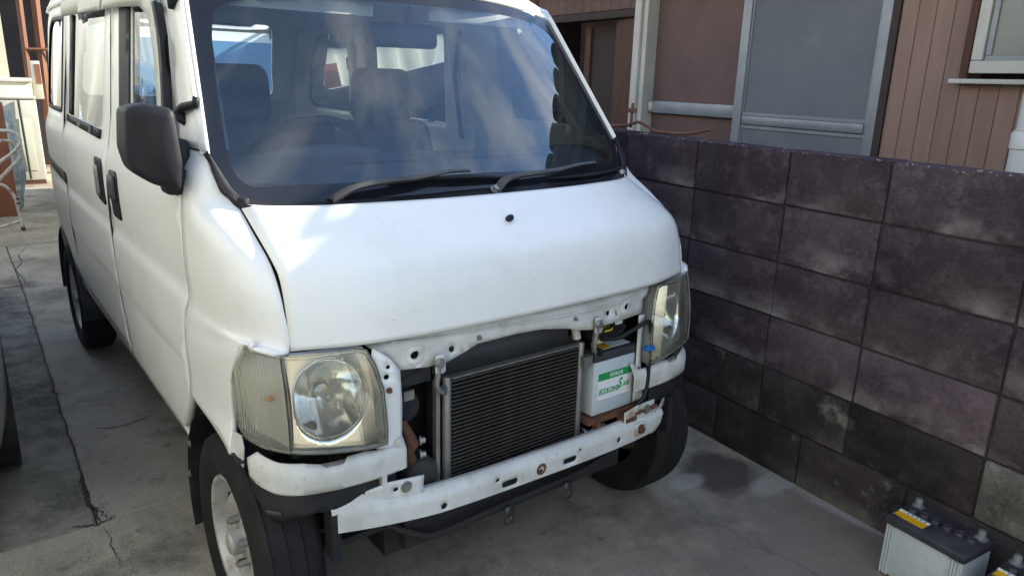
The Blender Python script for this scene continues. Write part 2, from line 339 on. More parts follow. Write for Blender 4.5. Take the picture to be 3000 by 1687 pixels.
def tube_v(bm, pts, r, n=8, caps=True, flat=1.0):
    pts = [Vector(p) for p in pts]; rad = r if isinstance(r, (list, tuple)) else [r] * len(pts)
    rings = []; up = None
    for i, p in enumerate(pts):
        d = (pts[min(i + 1, len(pts) - 1)] - pts[max(i - 1, 0)]).normalized()
        if up is None:
            up = Vector((0, 0, 1)) if abs(d.z) < .9 else Vector((1, 0, 0))
        s = d.cross(up).normalized(); up = s.cross(d).normalized()
        rings.append([bm.verts.new(p + (s * math.cos(2 * math.pi * k / n) + up * math.sin(2 * math.pi * k / n) * flat) * rad[i]) for k in range(n)])
    for a, b in zip(rings[:-1], rings[1:]):
        for k in range(n): bm.faces.new((a[k], a[(k + 1) % n], b[(k + 1) % n], b[k]))
    if caps:
        bm.faces.new(rings[0][::-1]); bm.faces.new(rings[-1])
def tube(name, pts, r, mat, parent=None, n=10, sm=0, flat=1.0):
    bm = bmesh.new(); tube_v(bm, spline(pts, sm) if sm else pts, r, n, True, flat)
    return link(name, from_bm(bm, True, 50), mat, parent)
def lathe(prof, n, axis='x', c=(0, 0, 0)):
    """prof: (axial, radius)"""
    P = []
    for a, r in prof:
        ring = []
        for k in range(n):
            t = 2 * math.pi * k / n
            if axis == 'x': ring.append(Vector((a, r * math.cos(t), r * math.sin(t))) + Vector(c))
            elif axis == 'z': ring.append(Vector((r * math.cos(t), r * math.sin(t), a)) + Vector(c))
            else: ring.append(Vector((r * math.cos(t), a, r * math.sin(t))) + Vector(c))
        P.append(ring)
    return P
def lathe_obj(name, prof, n, mat, parent=None, axis='x', c=(0, 0, 0), auto=40):
    me = grid(lathe(prof, n, axis, c), None, True)
    bm = bmesh.new(); bm.from_mesh(me); bmesh.ops.remove_doubles(bm, verts=bm.verts, dist=1e-5)
    return link(name, from_bm(bm, True, auto), mat, parent)
def inpoly(p, poly):
    x, y = p; c = False; j = len(poly) - 1
    for i in range(len(poly)):
        xi, yi = poly[i]; xj, yj = poly[j]
        if (yi > y) != (yj > y) and x < (xj - xi) * (y - yi) / (yj - yi) + xi: c = not c
        j = i
    return c
def densify(poly, step):
    out = []
    for a, b in zip(poly, poly[1:] + poly[:1]):
        n = max(1, int(math.hypot(b[0] - a[0], b[1] - a[1]) / step + .5))
        for k in range(n): out.append((a[0] + (b[0] - a[0]) * k / n, a[1] + (b[1] - a[1]) * k / n))
    return out
def rounded(poly, r, n=4):
    """round the corners of a 2d polygon"""
    out = []; m = len(poly)
    for i in range(m):
        p = Vector(poly[i]); a = Vector(poly[i - 1]) - p; b = Vector(poly[(i + 1) % m]) - p
        ri = min(r, a.length * .45, b.length * .45); s = p + a.normalized() * ri; e = p + b.normalized() * ri
        for k in range(n + 1):
            t = k / n; out.append(tuple(s * (1 - t) ** 2 + p * 2 * t * (1 - t) + e * t * t))
    return out
def circ(x, z, r, n=12, sx=1.0):
    return [(x + r * sx * math.cos(2 * math.pi * k / n), z + r * math.sin(2 * math.pi * k / n)) for k in range(n)]
def slot(x, z, w, h, n=5):
    r = h / 2; o = []
    for k in range(n + 1): o.append((x + w / 2 - r + r * math.cos(-math.pi / 2 + math.pi * k / n), z + r * math.sin(-math.pi / 2 + math.pi * k / n)))
    for k in range(n + 1): o.append((x - w / 2 + r + r * math.cos(math.pi / 2 + math.pi * k / n), z + r * math.sin(math.pi / 2 + math.pi * k / n)))
    return o
def panel(name, outer, f, mat, parent, holes=(), step=.03, thick=.0, ref=None, zs=None, auto=None, offset=-1, smooth=True):
    """sheet cut to a 2d outline (with holes), mapped onto the surface f(u, v)"""
    outer = densify(outer, step); hs = [densify(h, step) for h in holes]
    V = []; E_ = []
    for lp in [outer] + hs:
        s = len(V); V += lp; E_ += [(s + i, s + (i + 1) % len(lp)) for i in range(len(lp))]
    x0 = min(p[0] for p in outer); x1 = max(p[0] for p in outer); z0 = min(p[1] for p in outer); z1 = max(p[1] for p in outer)
    bnd = list(V)
    us = [x0 + step * (i + .5) for i in range(int((x1 - x0) / step) + 1)]
    vv = zs if zs else [z0 + step * (i + .5) for i in range(int((z1 - z0) / step) + 1)]
    mind = (step * .45) ** 2
    for v in vv:
        for u in us:
            if inpoly((u, v), outer) and not any(inpoly((u, v), h) for h in hs):
                if all((u - a) ** 2 + (v - b) ** 2 > mind for a, b in bnd): V.append((u, v))
    r = geometry.delaunay_2d_cdt([Vector(p) for p in V], E_, [], 0, 1e-6)
    vo = r[0]; F = []
    for t in r[2]:
        c = (sum(vo[i][0] for i in t) / len(t), sum(vo[i][1] for i in t) / len(t))
        if inpoly(c, outer) and not any(inpoly(c, h) for h in hs): F.append(tuple(t))
    me = mesh([f(p[0], p[1]) for p in vo], F, smooth, ref, auto)
    bm = bmesh.new(); bm.from_mesh(me); bmesh.ops.delete(bm, geom=[v for v in bm.verts if not v.link_faces], context='VERTS'); bm.to_mesh(me); bm.free()
    o = link(name, me, mat, parent)
    if thick: solidify(o, thick, offset)
    return o
def text(name, s, size, mat, parent, loc, rot, ext=.0004, bold=0, shear=0, sx=1.0, align='LEFT'):
    cu = bpy.data.curves.new('t', 'FONT'); cu.body = s; cu.size = size; cu.extrude = ext; cu.offset = bold; cu.shear = shear; cu.align_x = align; cu.resolution_u = 3
    o = bpy.data.objects.new('t', cu); C.objects.link(o)
    dg = bpy.context.evaluated_depsgraph_get(); me = bpy.data.meshes.new_from_object(o.evaluated_get(dg))
    bpy.data.objects.remove(o)
    me.materials.clear()
    q = link(name, me, mat, parent); q.location = loc; q.rotation_euler = rot; q.scale = (sx, 1, 1)
    return q
def bolt(name, p, r, mat, parent, axis=(0, -1, 0), h=.006, washer=True):
    bm = bmesh.new(); a = Vector(axis).normalized(); p = Vector(p)
    if washer: tube_v(bm, [p, p + a * h * .3], r * 1.5, 14)
    tube_v(bm, [p + a * h * .25, p + a * h], r, 6)
    return link(name, from_bm(bm), mat, parent)

# ================================================================== GROUND
ground = box('ground', (-60, -60, -.12), (60, 60, -.014), 'mortar'); tag(ground, 'old concrete yard with joints and stains', 'ground', kind='structure')
def slab(poly, mat, z=0):
    V = [(x, y, -.10) for x, y in poly] + [(x, y, z - .006) for x, y in poly]
    cx = sum(p[0] for p in poly) / len(poly); cy = sum(p[1] for p in poly) / len(poly)
    V += [(x + (.006 if x < cx else -.006), y + (.006 if y < cy else -.006), z) for x, y in poly]
    n = len(poly); F = [tuple(range(2 * n, 3 * n))]
    for k in range(n):
        F.append((k, (k + 1) % n, n + (k + 1) % n, n + k)); F.append((n + k, n + (k + 1) % n, 2 * n + (k + 1) % n, 2 * n + k))
    return link('slab', mesh(V, F, False, (cx, cy, -.05)), mat, ground)
def wob(a, b, n=24, amp=.012):
    a = Vector(a); b = Vector(b); d = (b - a); nrm = Vector((-d.y, d.x)).normalized(); out = []
    for i in range(n): 
        t = i / n; out.append(tuple(a + d * t + nrm * (random.uniform(-amp, amp) if i else 0)))
    return out
g = .005
edge = wob((-.908, .683), (-.852, 3.56), 60, .004)
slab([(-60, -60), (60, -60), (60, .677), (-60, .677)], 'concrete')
slab(edge + [(-.852, 3.56), (-.845, 4.78), (60, 4.70), (60, .683)], 'concrete', 0)
slab([(-.858 - .0, 3.56)] + [(x - .004, y) for x, y in edge[::-1]] + [(-60, .683), (-60, 3.56)], 'rough_concrete', -.003)
slab([(-60, 3.57), (-.856, 3.57), (-.851, 4.78), (-60, 4.84)], 'concrete', 0)
slab([(-60, 4.85), (-.84, 4.79), (60, 4.71), (60, 60), (-60, 60)], 'concrete', 0)

def crack(pts, w, mat='mortar', z=.0012):
    P_ = spline([(x, y, 0) for x, y in pts], (len(pts) - 1) * 7); V = []
    for i, p in enumerate(P_):
        d = (P_[min(i + 1, len(P_) - 1)] - P_[max(i - 1, 0)]).normalized(); n = Vector((-d.y, d.x, 0)); k = (math.sin(math.pi * i / (len(P_) - 1)) * .7 + .3) * w
        j = n * random.uniform(-.006, .006) if mat == 'mortar' else n * 0; V += [p + j + n * k * random.uniform(.3, 1) + Vector((0, 0, z)), p + j - n * k * random.uniform(.3, 1) + Vector((0, 0, z))]
    return link('crack' if mat == 'mortar' else 'tyre_mark', mesh(V, [(2 * i, 2 * i + 1, 2 * i + 3, 2 * i + 2) for i in range(len(P_) - 1)], False, (0, 0, -5)), mat, ground)
pmat('mark', (.085, .078, .066), (.13, .12, .10), 30, rough=.9)
for pts, w in (([(-.708, 4.759), (-.796, 4.439), (-.802, 4.188), (-.844, 4.017), (-.828, 3.716), (-.832, 3.584)], .006), ([(-.897, .677), (-.914, .801), (-.911, .893), (-.909, 1.003)], .007), ([(-.898, .647), (-.894, .593), (-.896, .51), (-.893, .475), (-.897, .419)], .0025), ([(-.883, .682), (-.898, .749), (-.91, .782)], .005), ([(-.873, 1.713), (-.9, 1.746), (-.89, 1.8), (-.868, 1.794)], .004), ([(-.97, .70), (-.94, .675), (-.90, .668), (-.86, .69)], .007)): crack(pts, w)
crack([(-.816, 1.327), (-.78, 1.297), (-.732, 1.288), (-.678, 1.302), (-.625, 1.327)], .008, 'mark')
# ================================================================== VAN
van = empty('van'); tag(van, 'white cab-over kei van with its front bumper removed, radiator and battery exposed', 'van')
REF = (0, 1.3, .8)
base = Smooth([(.22, .662), (.26, .680), (.33, .693), (.42, .701), (.50, .7035), (.533, .704), (.545, .7035), (.563, .7075), (.65, .709), (.718, .7088), (.732, .7065), (.752, .7005), (.77, .7005), (.81, .703), (.88, .705), (.955, .703), (.985, .697), (1.015, .686), (1.04, .680), (1.06, .676), (1.2, .660), (1.35, .643), (1.44, .632), (1.50, .618), (1.56, .59), (1.60, .555), (1.63, .51), (1.66, .39), (1.675, .2), (1.68, 0)])
taperA = Smooth([(.30, 0), (.60, 0), (.85, .005), (1.0, .006), (1.075, .015), (1.2, .04), (1.33, .075), (1.42, .10), (1.5, .12)])
def SX(y, z, off=0):
    x = base(z) + off
    if y < 1.0: x -= taperA(z) * ((1.0 - y) / .7) ** 2
    if y > 2.5: x -= .035 * ((y - 2.5) / .5) ** 2
    return x
def side_f(s, off=0):
    return lambda y, z: Vector((s * SX(y, z, off), y, z))
ZS = [.32, .355, .39, .43, .47, .505, .53, .5395, .552, .564, .59, .62, .66, .695, .717, .728, .74, .752, .765, .78, .81, .85, .89, .925, .955, .97, .99, 1.01, 1.026, 1.045, 1.08, 1.13, 1.18, 1.23, 1.28, 1.33, 1.38, 1.43, 1.465]
P_front_door = [(.336, .475), (.375, .425), (.42, .375), (.47, .33), (.52, .305), (1.147, .305), (1.152, .6), (1.155, 1.0), (1.150, 1.3), (1.140, 1.498), (.748, 1.498), (.714, 1.475), (.655, 1.414), (.603, 1.329), (.498, 1.193), (.425, 1.11), (.379, 1.075), (.302, 1.03), (.284, .97), (.280, .92), (.280, .867), (.278, .80), (.274, .738), (.292, .70), (.314, .64), (.324, .55)]
W_front_door = [(.475, 1.095), (.855, 1.095), (.88, 1.435), (.745, 1.435), (.70, 1.415), (.66, 1.37), (.56, 1.235)]
P_slide = [(1.154, .305), (2.14, .335), (2.155, .6), (2.15, .8), (2.12, 1.0), (2.11, 1.3), (2.08, 1.498), (1.145, 1.498), (1.156, 1.3), (1.161, 1.0), (1.158, .6)]
W_slide = [(1.30, 1.050), (2.045, 1.062), (1.975, 1.438), (1.25, 1.43)]
arch = [(2.60 + .345 * math.cos(R(a)), .15 + .345 * math.sin(R(a))) for a in range(146, 20, -7)]
P_quarter = [(2.147, .335)] + arch + [(2.96, .29), (3.01, .33), (3.045, .6), (3.03, .85), (3.0, 1.0), (2.97, 1.1), (2.93, 1.25), (2.82, 1.45), (2.77, 1.498), (2.086, 1.498), (2.116, 1.3), (2.127, 1.0), (2.157, .8), (2.162, .6)]
W_quarter = [(2.24, 1.057), (2.75, 1.062), (2.79, 1.10), (2.71, 1.28), (2.62, 1.41), (2.53, 1.452), (2.17, 1.445)]
def ws(s, t):
    a = abs(s)
    x = s * (.637 - .052 * t); yb = .13 + .126 * a ** 2.3; yt = .435 + .08 * a ** 2.3; zb = .985 + .085 * a ** 3; zt = 1.445 - .035 * a ** 2.5
    return Vector((x, yb + (yt - yb) * t, zb + (zt - zb) * t))
def ws_n(s, t):
    e = 1e-3; n = (ws(s + e, t) - ws(s - e, t)).cross(ws(s, t + e) - ws(s, t - e)).normalized()
    return n if n.y < 0 else -n
# --- fender control net (positive side, mirrored)
FF = [(.639, .258, 1.070), (.636, .215, 1.02), (.607, .170, .965), (.606, .068, .914), (.605, -.022, .865), (.607, -.075, .80), (.606, -.097, .708), (.640, -.085, .712), (.660, -.045, .710), (.675, .0, .676), (.684, .038, .625), (.687, .05, .555), (.688, .048, .505), (.706, .030, .447)]
GG = [(.662, .372, 1.072), (.680, .294, 1.027), (.692, .278, .97), (.6975, .274, .92), (.7005, .275, .867), (.7015, .273, .80), (.6995, .269, .738), (.7045, .287, .70), (.7065, .302, .665), (.7070, .310, .63), (.7070, .314, .595), (.7045, .319, .55), (.7040, .325, .51), (.7045, .331, .472)]
PATH = [(.418, -.152), (.47, -.153), (.53, -.149), (.58, -.140), (.62, -.124), (.646, -.098), (.663, -.06), (.674, -.012), (.680, .03), (.681, .045)]
ARC = [0]
for a_, b_ in zip(PATH[:-1], PATH[1:]): ARC.append(ARC[-1] + math.hypot(b_[0] - a_[0], b_[1] - a_[1]))
PX = Smooth([(u, p[0]) for u, p in zip(ARC, PATH)]); PYv = [Vector((p[0], p[1], 0)) for p in PATH]
def path_pt(u):
    if u < 0: return Vector((.418 + u, -.152, 0))
    if u > ARC[-1]:
        d = Vector((.06, .998, 0)); return Vector((.681, .045, 0)) + d * (u - ARC[-1])
    i = max(k for k in range(len(ARC) - 1) if ARC[k] <= u)
    return crom(PYv, i + (u - ARC[i]) / (ARC[i + 1] - ARC[i]))
def path_n(u):
    d = (path_pt(u + .002) - path_pt(u - .002)).normalized()
    return Vector((d.y, -d.x, 0))          # outward (forward / outboard)
def lamp_f(s, depth=0.0):
    def f(u, z):
        p = path_pt(u) - path_n(u) * depth
        return Vector((s * p.x, p.y + (z - .48) * .10 - .012 * (1 - ((z - .58) / .12) ** 2), z))
    return f
for s in (-1, 1):
    side = 'right' if s < 0 else 'left'
    d = panel('front_door', P_front_door, side_f(s), 'paint', van, [rounded(W_front_door, .03)], .04, .022, REF, ZS)
    panel('door_window', rounded(W_front_door, .03), side_f(s, -.003), 'window_glass', d, step=.05, ref=REF)
    panel('window_sash', [(.858, 1.055), (1.005, 1.055), (1.015, 1.46), (.884, 1.46)], side_f(s, .004), 'black_plastic', d, step=.05, thick=.012, ref=REF)
    panel('belt_strip', [(.43, 1.062), (.87, 1.056), (.87, 1.09), (.44, 1.094)], side_f(s, .006), 'black_plastic', d, step=.04, thick=.01, ref=REF)
    h = panel('door_handle', rounded([(.972, .80), (1.095, .802), (1.09, .945), (.975, .948)], .02), side_f(s, .004), 'black_plastic', d, step=.03, thick=.01, ref=REF)
    panel('handle_lever', rounded([(.988, .858), (1.080, .860), (1.076, .932), (.990, .934)], .012), side_f(s, .012), 'grey_plastic', h, step=.03, thick=.008, ref=REF)
    panel('door_visor', [(.405, 1.115), (.478, 1.217), (.556, 1.335), (.612, 1.41), (.665, 1.47), (.74, 1.488), (1.13, 1.488), (1.13, 1.412), (.86, 1.405), (.70, 1.398), (.635, 1.372), (.575, 1.29), (.53, 1.22), (.468, 1.12)], side_f(s, .030), 'visor', d, step=.03, thick=.004, ref=REF)
    panel('visor_edge', [(.378, 1.082), (.458, 1.212), (.535, 1.33), (.592, 1.405), (.610, 1.404), (.553, 1.328), (.476, 1.21), (.402, 1.085)], side_f(s, .034), 'black_plastic', d, step=.03, thick=.02, ref=REF)
    sd = panel('sliding_door', P_slide, side_f(s), 'paint', van, [rounded(W_slide, .03)], .05, .022, REF, ZS)
    panel('door_window', rounded(W_slide, .03), side_f(s, -.003), 'window_glass', sd, step=.06, ref=REF)
    panel('window_sash', [(1.955, 1.062), (2.046, 1.064), (1.976, 1.436), (1.895, 1.434)], side_f(s, .001), 'black_plastic', sd, step=.05, thick=.01, ref=REF)
    panel('belt_strip', [(1.30, 1.020), (2.06, 1.035), (2.06, 1.061), (1.30, 1.050)], side_f(s, .006), 'black_plastic', sd, step=.05, thick=.012, ref=REF)
    h = panel('door_handle', rounded([(1.215, .812), (1.345, .822), (1.34, .962), (1.215, .962)], .02), side_f(s, .004), 'black_plastic', sd, step=.03, thick=.01, ref=REF)
    panel('handle_lever', rounded([(1.262, .838), (1.302, .840), (1.300, .938), (1.260, .938)], .012), side_f(s, .014), 'alloy', h, step=.03, thick=.01, ref=REF)
    panel('door_visor', [(1.150, 1.412), (2.02, 1.432), (2.04, 1.488), (1.150, 1.488)], side_f(s, .030), 'visor', sd, step=.04, thick=.004, ref=REF)
    q = panel('quarter_panel', P_quarter, side_f(s), 'paint', van, [rounded(W_quarter, .03)], .05, .022, REF, ZS)
    panel('side_window', rounded(W_quarter, .03), side_f(s, -.003), 'window_glass', q, step=.06, ref=REF)
    panel('window_seal', rounded(densify(W_quarter, 9), .03), side_f(s, .003), 'black_plastic', q, [[(2.47 + (y - 2.47) * .93, 1.25 + (z - 1.25) * .92) for y, z in rounded(W_quarter, .03)]], .05, .006, REF)
    panel('door_rail', [(2.17, .760), (2.94, .800), (2.95, .842), (2.17, .812)], side_f(s, .003), 'black_plastic', q, step=.05, thick=.012, ref=REF)
    # sill below the doors
    panel('sill', [(.50, .268), (2.31, .272), (2.31, .333), (2.14, .328), (1.15, .299), (.53, .298)], side_f(s, -.006), 'paint', van, step=.05, thick=.02, ref=REF)
    # fender
    rows = []
    for Fp, Gp in zip(FF, GG):
        Fv = Vector((s * Fp[0], Fp[1], Fp[2])); Gv = Vector((s * Gp[0], Gp[1], Gp[2]))
        wq = .86 if .74 < Fp[2] < .95 else .78; cy = Fp[1] * wq + Gp[1] * (1 - wq); cx = Gp[0] - .004 if Fp[2] > .9 or Fp[2] < .7 else Gp[0] - .012
        Cv = Vector((s * cx, cy, (Fp[2] + Gp[2]) / 2 + .002))
        rows.append([Gv * (1 - t) ** 2 + Cv * 2 * t * (1 - t) + Fv * t * t for t in (0, .25, .5, .75, 1)])
    fe = link('fender', patch(rows, 16, 52, REF), 'paint', van); solidify(fe, .012)
    # a pillar
    OUT = [(.6615, .374, 1.075), (.640, .493, 1.193), (.621, .597, 1.329), (.610, .650, 1.414), (.597, .712, 1.475)]
    INN = [ws(.996, t) + ws_n(.996, t) * .011 for t in (-.004, .35, .72, .95, 1.10)]
    INE = [ws(.988, t) - ws_n(.988, t) * .002 for t in (-.004, .35, .72, .95, 1.10)]
    rows = []
    for o_, i_ in zip(OUT, INN):
        A_ = Vector((s * o_[0], o_[1], o_[2])); B_ = Vector((s * i_.x, i_.y, i_.z)); Cc = Vector((s * (o_[0] - .004), B_.y + .012, (A_.z + B_.z) / 2 + .004))
        E_ = INE[len(rows)]; rows.append([A_ * (1 - t) ** 2 + Cc * 2 * t * (1 - t) + B_ * t * t for t in (0, .2, .4, .6, .8, 1)] + [Vector((s * E_.x, E_.y, E_.z))])
    ap = link('a_pillar', patch(rows, 18, 30, REF), 'paint', van); solidify(ap, .02)
    INN2 = [p + Vector((-.055, .03, -.005)) for p in INN]
    rows = []
    for o_, i_ in zip(OUT, INN2):
        A_ = Vector((s * (o_[0] - .03), o_[1] + .01, o_[2])); B_ = Vector((s * i_.x, i_.y, i_.z)); rows.append([A_, (A_ + B_) / 2 + Vector((-s * .012, .012, 0)), B_])
    link('pillar_trim', patch(rows, 6, 16, REF), 'trim_grey', ap)
    sl_ = tube('door_gap_shade', [(s * (g_[0] - .0035), g_[1] + .0028, g_[2]) for g_ in GG], .0032, 'dark', fe, 6, 40)  # dark tube added in the fender gap to draw its shade
    tube('hood_gap_shade', [(s * (.6034), f_[1] + .0028, f_[2] - .0028) for f_ in FF[2:7]], .0022, 'dark', fe, 6, 24)  # thin dark tube standing in for the shade of the hood gap
    tube('door_gap_shade', [(s * (SX(1.156, z) - .002), 1.1562, z) for z in (.31, .5, .7, .9, 1.05, 1.2, 1.4, 1.49)], .0034, 'dark', sd, 6, 24)  # added dark lines, here and below, for the shade in the door gaps
    tube('door_gap_shade', [(s * (SX(y_, z) - .002), y_, z) for y_, z in ((2.143, .34), (2.158, .6), (2.153, .8), (2.123, 1.0), (2.113, 1.3), (2.083, 1.49))], .0034, 'dark', sd, 6, 24)
# hood
cowlY = Smooth([(0, .020), (.13, .023), (.255, .032), (.37, .050), (.45, .064), (.54, .102), (.575, .132), (.603, .168)])
botY = Smooth([(0, -.170), (.15, -.168), (.26, -.164), (.36, -.157), (.45, -.145), (.5, -.132), (.555, -.114), (.603, -.097)])
PROF = [(0, 0), (.17, .078), (.34, .156), (.51, .234), (.68, .316), (.785, .380), (.855, .455), (.905, .560), (.945, .70), (.975, .85), (1, 1)]
prof_s = spline([(a, b, 0) for a, b in PROF], 40)
rows = []
for p in prof_s:
    row = []
    for i in range(61):
        x = -.6025 + 1.205 * i / 60; a = abs(x); yt = cowlY(a); yb = botY(a)
        fy = p.x
        zb = .703
        row.append(Vector((x, yt + (yb - yt) * fy, .965 + (zb - .965) * p.y)))
    rows.append(row)
hood = link('hood', grid(rows, (0, .6, .3)), 'paint', van); solidify(hood, .012)
nb = bmesh.new(); bmesh.ops.create_uvsphere(nb, u_segments=14, v_segments=8, radius=.012)
for v in nb.verts: v.co = Vector((v.co.x * .9, v.co.y * 1.0, v.co.z * .7))
o = link('washer_nozzle', from_bm(nb, True), 'black_plastic', hood); o.location = (-.028, -.066, .918); o.rotation_euler = (R(-38), 0, R(15))
# windshield: glass field, printed black border
half_in = [(0, .98), (.25, .98), (.47, .985), (.65, .985), (.80, .972), (.88, .93), (.912, .85), (.932, .6), (.938, .16), (.933, -.01), (.919, -.078), (.897, -.110), (.865, -.115), (.76, -.065), (.65, -.03), (.5, .002), (.39, .015), (.25, .027), (.1, .035), (0, .035)]
half_out = [(0, 1.05), (.3, 1.05), (.6, 1.055), (.8, 1.06), (.92, 1.06), (.985, 1.045), (1.0, 1.0), (1.0, .6), (1.0, .2), (.995, .0), (.966, -.09), (.954, -.13), (.936, -.185), (.90, -.205), (.786, -.161), (.626, -.11), (.4, -.068), (.2, -.052), (.1, -.047), (0, -.045)]
def loop(half):
    h = [Vector((a, b, 0)) for a, b in half]; h = spline(h, 76)
    return [(p.x, p.y) for p in h] + [(-p.x, p.y) for p in h[-2:0:-1]]
li, lo_ = loop(half_in), loop(half_out); N = len(li)
cx, cz = 0, .47
rings = [[(cx + (a - cx) * k / 14, cz + (b - cz) * k / 14) for a, b in li] for k in range(14, 0, -1)]
V = [ws(a, b) for r_ in rings for a, b in r_] + [ws(cx, cz)]; F = []
for i in range(13):
    for j in range(N): F.append((i * N + j, i * N + (j + 1) % N, (i + 1) * N + (j + 1) % N, (i + 1) * N + j))
for j in range(N): F.append((13 * N + j, 13 * N + (j + 1) % N, 14 * N))
wsh = link('windshield', mesh(V, F, True, REF), 'windshield_glass', van)
V = []; 
for k in range(5):
    for (a, b), (c_, d_) in zip(lo_, li): V.append(ws(c_ + (a - c_) * k / 4, d_ + (b - d_) * k / 4))
F = [(i * N + j, i * N + (j + 1) % N, (i + 1) * N + (j + 1) % N, (i + 1) * N + j) for i in range(4) for j in range(N)]
link('windshield_border', mesh(V, F, True, REF), 'frit', wsh)
# cowl
Ah = [(0, -.045), (.2, -.052), (.4, -.068), (.626, -.11), (.786, -.161), (.90, -.205), (.936, -.185), (.954, -.13), (.966, -.09), (.995, -.002)]
Bh = [(0, .022, .961), (.13, .025, .961), (.255, .034, .961), (.40, .057, .961), (.50, .083, .961), (.588, .150, .961), None, None, None, None]
Bw = {6: (.962, -.232), 7: (.980, -.195), 8: (.993, -.10), 9: (1.0, -.012)}
rows = [[], [], []]
for sgn in (-1, 1):
    idx = range(9, -1, -1) if sgn < 0 else range(1, 10)
    for i in idx:
        a = ws(Ah[i][0], Ah[i][1]); b = Vector(Bh[i]) if Bh[i] else ws(*Bw[i])
        m_ = (a + b) / 2 + Vector((0, 0, -.008 if i < 6 else .004))
        if i >= 5: a, m_, b = (p + Vector((.002 if i > 6 else 0, -.008, .004)) for p in (a, m_, b))
        for r_, p in zip(rows, (a, m_, b)): r_.append(Vector((sgn * p.x, p.y, p.z)))
cowl = link('cowl', patch(rows, 72, 6, (0, .3, 0)), 'black_plastic', van); solidify(cowl, .012)
for sgn in (-1, 1):
    lathe_obj('cowl_plug', [(-.006, 0), (-.006, .014), (.004, .012), (.007, .007), (.0075, 0)], 16, 'black_plastic' if sgn < 0 else 'alloy', cowl, 'z', (sgn * .592, .168, .972))
# roof + headliner
full = [(.618, 1.50), (.59, 1.56), (.555, 1.60), (.51, 1.63), (.39, 1.66), (.2, 1.675), (0, 1.68)]
full = full + [(-x, z) for x, z in full[-2::-1]]
def roof_rows(dz=0, fy=0):
    r0 = []; r1 = []; r2 = []; r3 = []; r4 = []; r5 = []
    for x, z in full:
        s_ = x / .618; w = ws(s_, 1.075); w2 = ws(s_, 1.12)
        r0.append(Vector((w.x * 1.01, w.y + fy, w.z + dz))); r1.append(Vector((w2.x * 1.02, w2.y + .03 + fy, w2.z + .022 + dz)))
        r2.append(Vector((x * .97, .76, z - .045 + dz))); r3.append(Vector((x, 1.1, z + dz))); r4.append(Vector((x, 2.68, z + dz))); r5.append(Vector((x * .97, 2.80, z - .03 + dz)))
    return [r0, r1, r2, r3, r4, r5]
roof = link('roof', patch(roof_rows(), 36, 40, REF), 'paint', van); solidify(roof, .015)
link('headliner', patch([[p * .985 if False else Vector((p.x * .955, p.y + .02, p.z - .03)) for p in r_] for r_ in roof_rows()], 24, 24, REF), 'headliner', roof)
# door frame tops (rain gutter) on both sides
for s in (-1, 1):
    tube('rain_gutter', [(s * (SX(.70, 1.47) + .003), .70, 1.478), (s * (SX(.80, 1.5) + .004), .80, 1.503), (s * .623, 1.1, 1.503), (s * .623, 1.8, 1.503), (s * .618, 2.72, 1.503)], .008, 'paint', roof, 6, 20)
# rear face with window and hatch
def yend(z): return interp([(.3, 3.02), (.6, 3.05), (.85, 3.035), (1.1, 2.975), (1.25, 2.935), (1.45, 2.825), (1.5, 2.775), (1.68, 2.72)], z)
rim_ = [(SX(yend(z), z) - .004, z) for z in (.38, .5, .7, .9, 1.05, 1.2, 1.35, 1.45, 1.5, 1.56, 1.6, 1.63, 1.65)]
outl = rim_ + [(-x, z) for x, z in rim_[::-1]]
rw = rounded([(.50, 1.11), (.455, 1.50), (-.455, 1.50), (-.50, 1.11)], .06)
ht = panel('tailgate', outl, lambda x, z: Vector((x, yend(z) - .02 * (x / .7) ** 2, z)), 'paint', van, [rw], .07, .025, REF)
panel('rear_window', rw, lambda x, z: Vector((x, yend(z) - .02 * (x / .7) ** 2 - .008, z)), 'window_glass', ht, step=.08, ref=REF)
panel('hatch_trim', [(.60, .5), (-.60, .5), (-.58, 1.08), (.58, 1.08)], lambda x, z: Vector((x, yend(z) - .05, z)), 'trim_grey', ht, step=.1, ref=REF)
# door mirror (driver side)
for s in (-1,):
    V = []; F = []
    # outline of the housing seen from the front: (outboard offset from door, z)
    ol = rounded([(.014, 1.166), (.070, 1.176), (.104, 1.166), (.112, 1.080), (.102, 1.034), (.066, 1.006), (.014, .990), (.006, 1.05)], .012, 3)
    P_ = []
    for dy, k in ((.062, .90), (.05, .98), (.02, 1.0), (-.028, 1.0), (-.040, .985), (-.046, .94), (-.0485, .75), (-.0495, .3)):
        cx_ = .066; cz_ = 1.085
        P_.append([Vector((s * (.688 + cx_ + (a - cx_) * k), .285 + dy + (a - .06) * .25, cz_ + (b - cz_) * k)) for a, b in ol])
    me = grid(P_, None, True); bm = bmesh.new(); bm.from_mesh(me); bm.verts.ensure_lookup_table(); n_ = len(ol)
    bm.faces.new([bm.verts[len(P_) * n_ - n_ + i] for i in range(n_)]); bm.faces.new([bm.verts[i] for i in range(n_)][::-1])
    mir = link('door_mirror', from_bm(bm, True, 60), 'black_plastic', van)
    me = mesh([Vector((s * (.688 + .066 + (a - .066) * .80), .350 + (a - .06) * .25, 1.085 + (b - 1.085) * .80)) for a, b in ol], [tuple(range(n_))], False, (0, -5, 1)); link('mirror_glass', me, 'chrome', mir)
    bm = bmesh.new(); bm_box(bm, (s * .700 if s > 0 else -.722, .275, .975), (.752 if s > 0 else -.665, .345, 1.030), .010, 2); bm_box(bm, (.69 if s > 0 else -.698, .295, .968), (.735 if s > 0 else -.66, .385, 1.095), .008, 2)
    link('mirror_bracket', from_bm(bm, True, 40), 'black_plastic', mir)
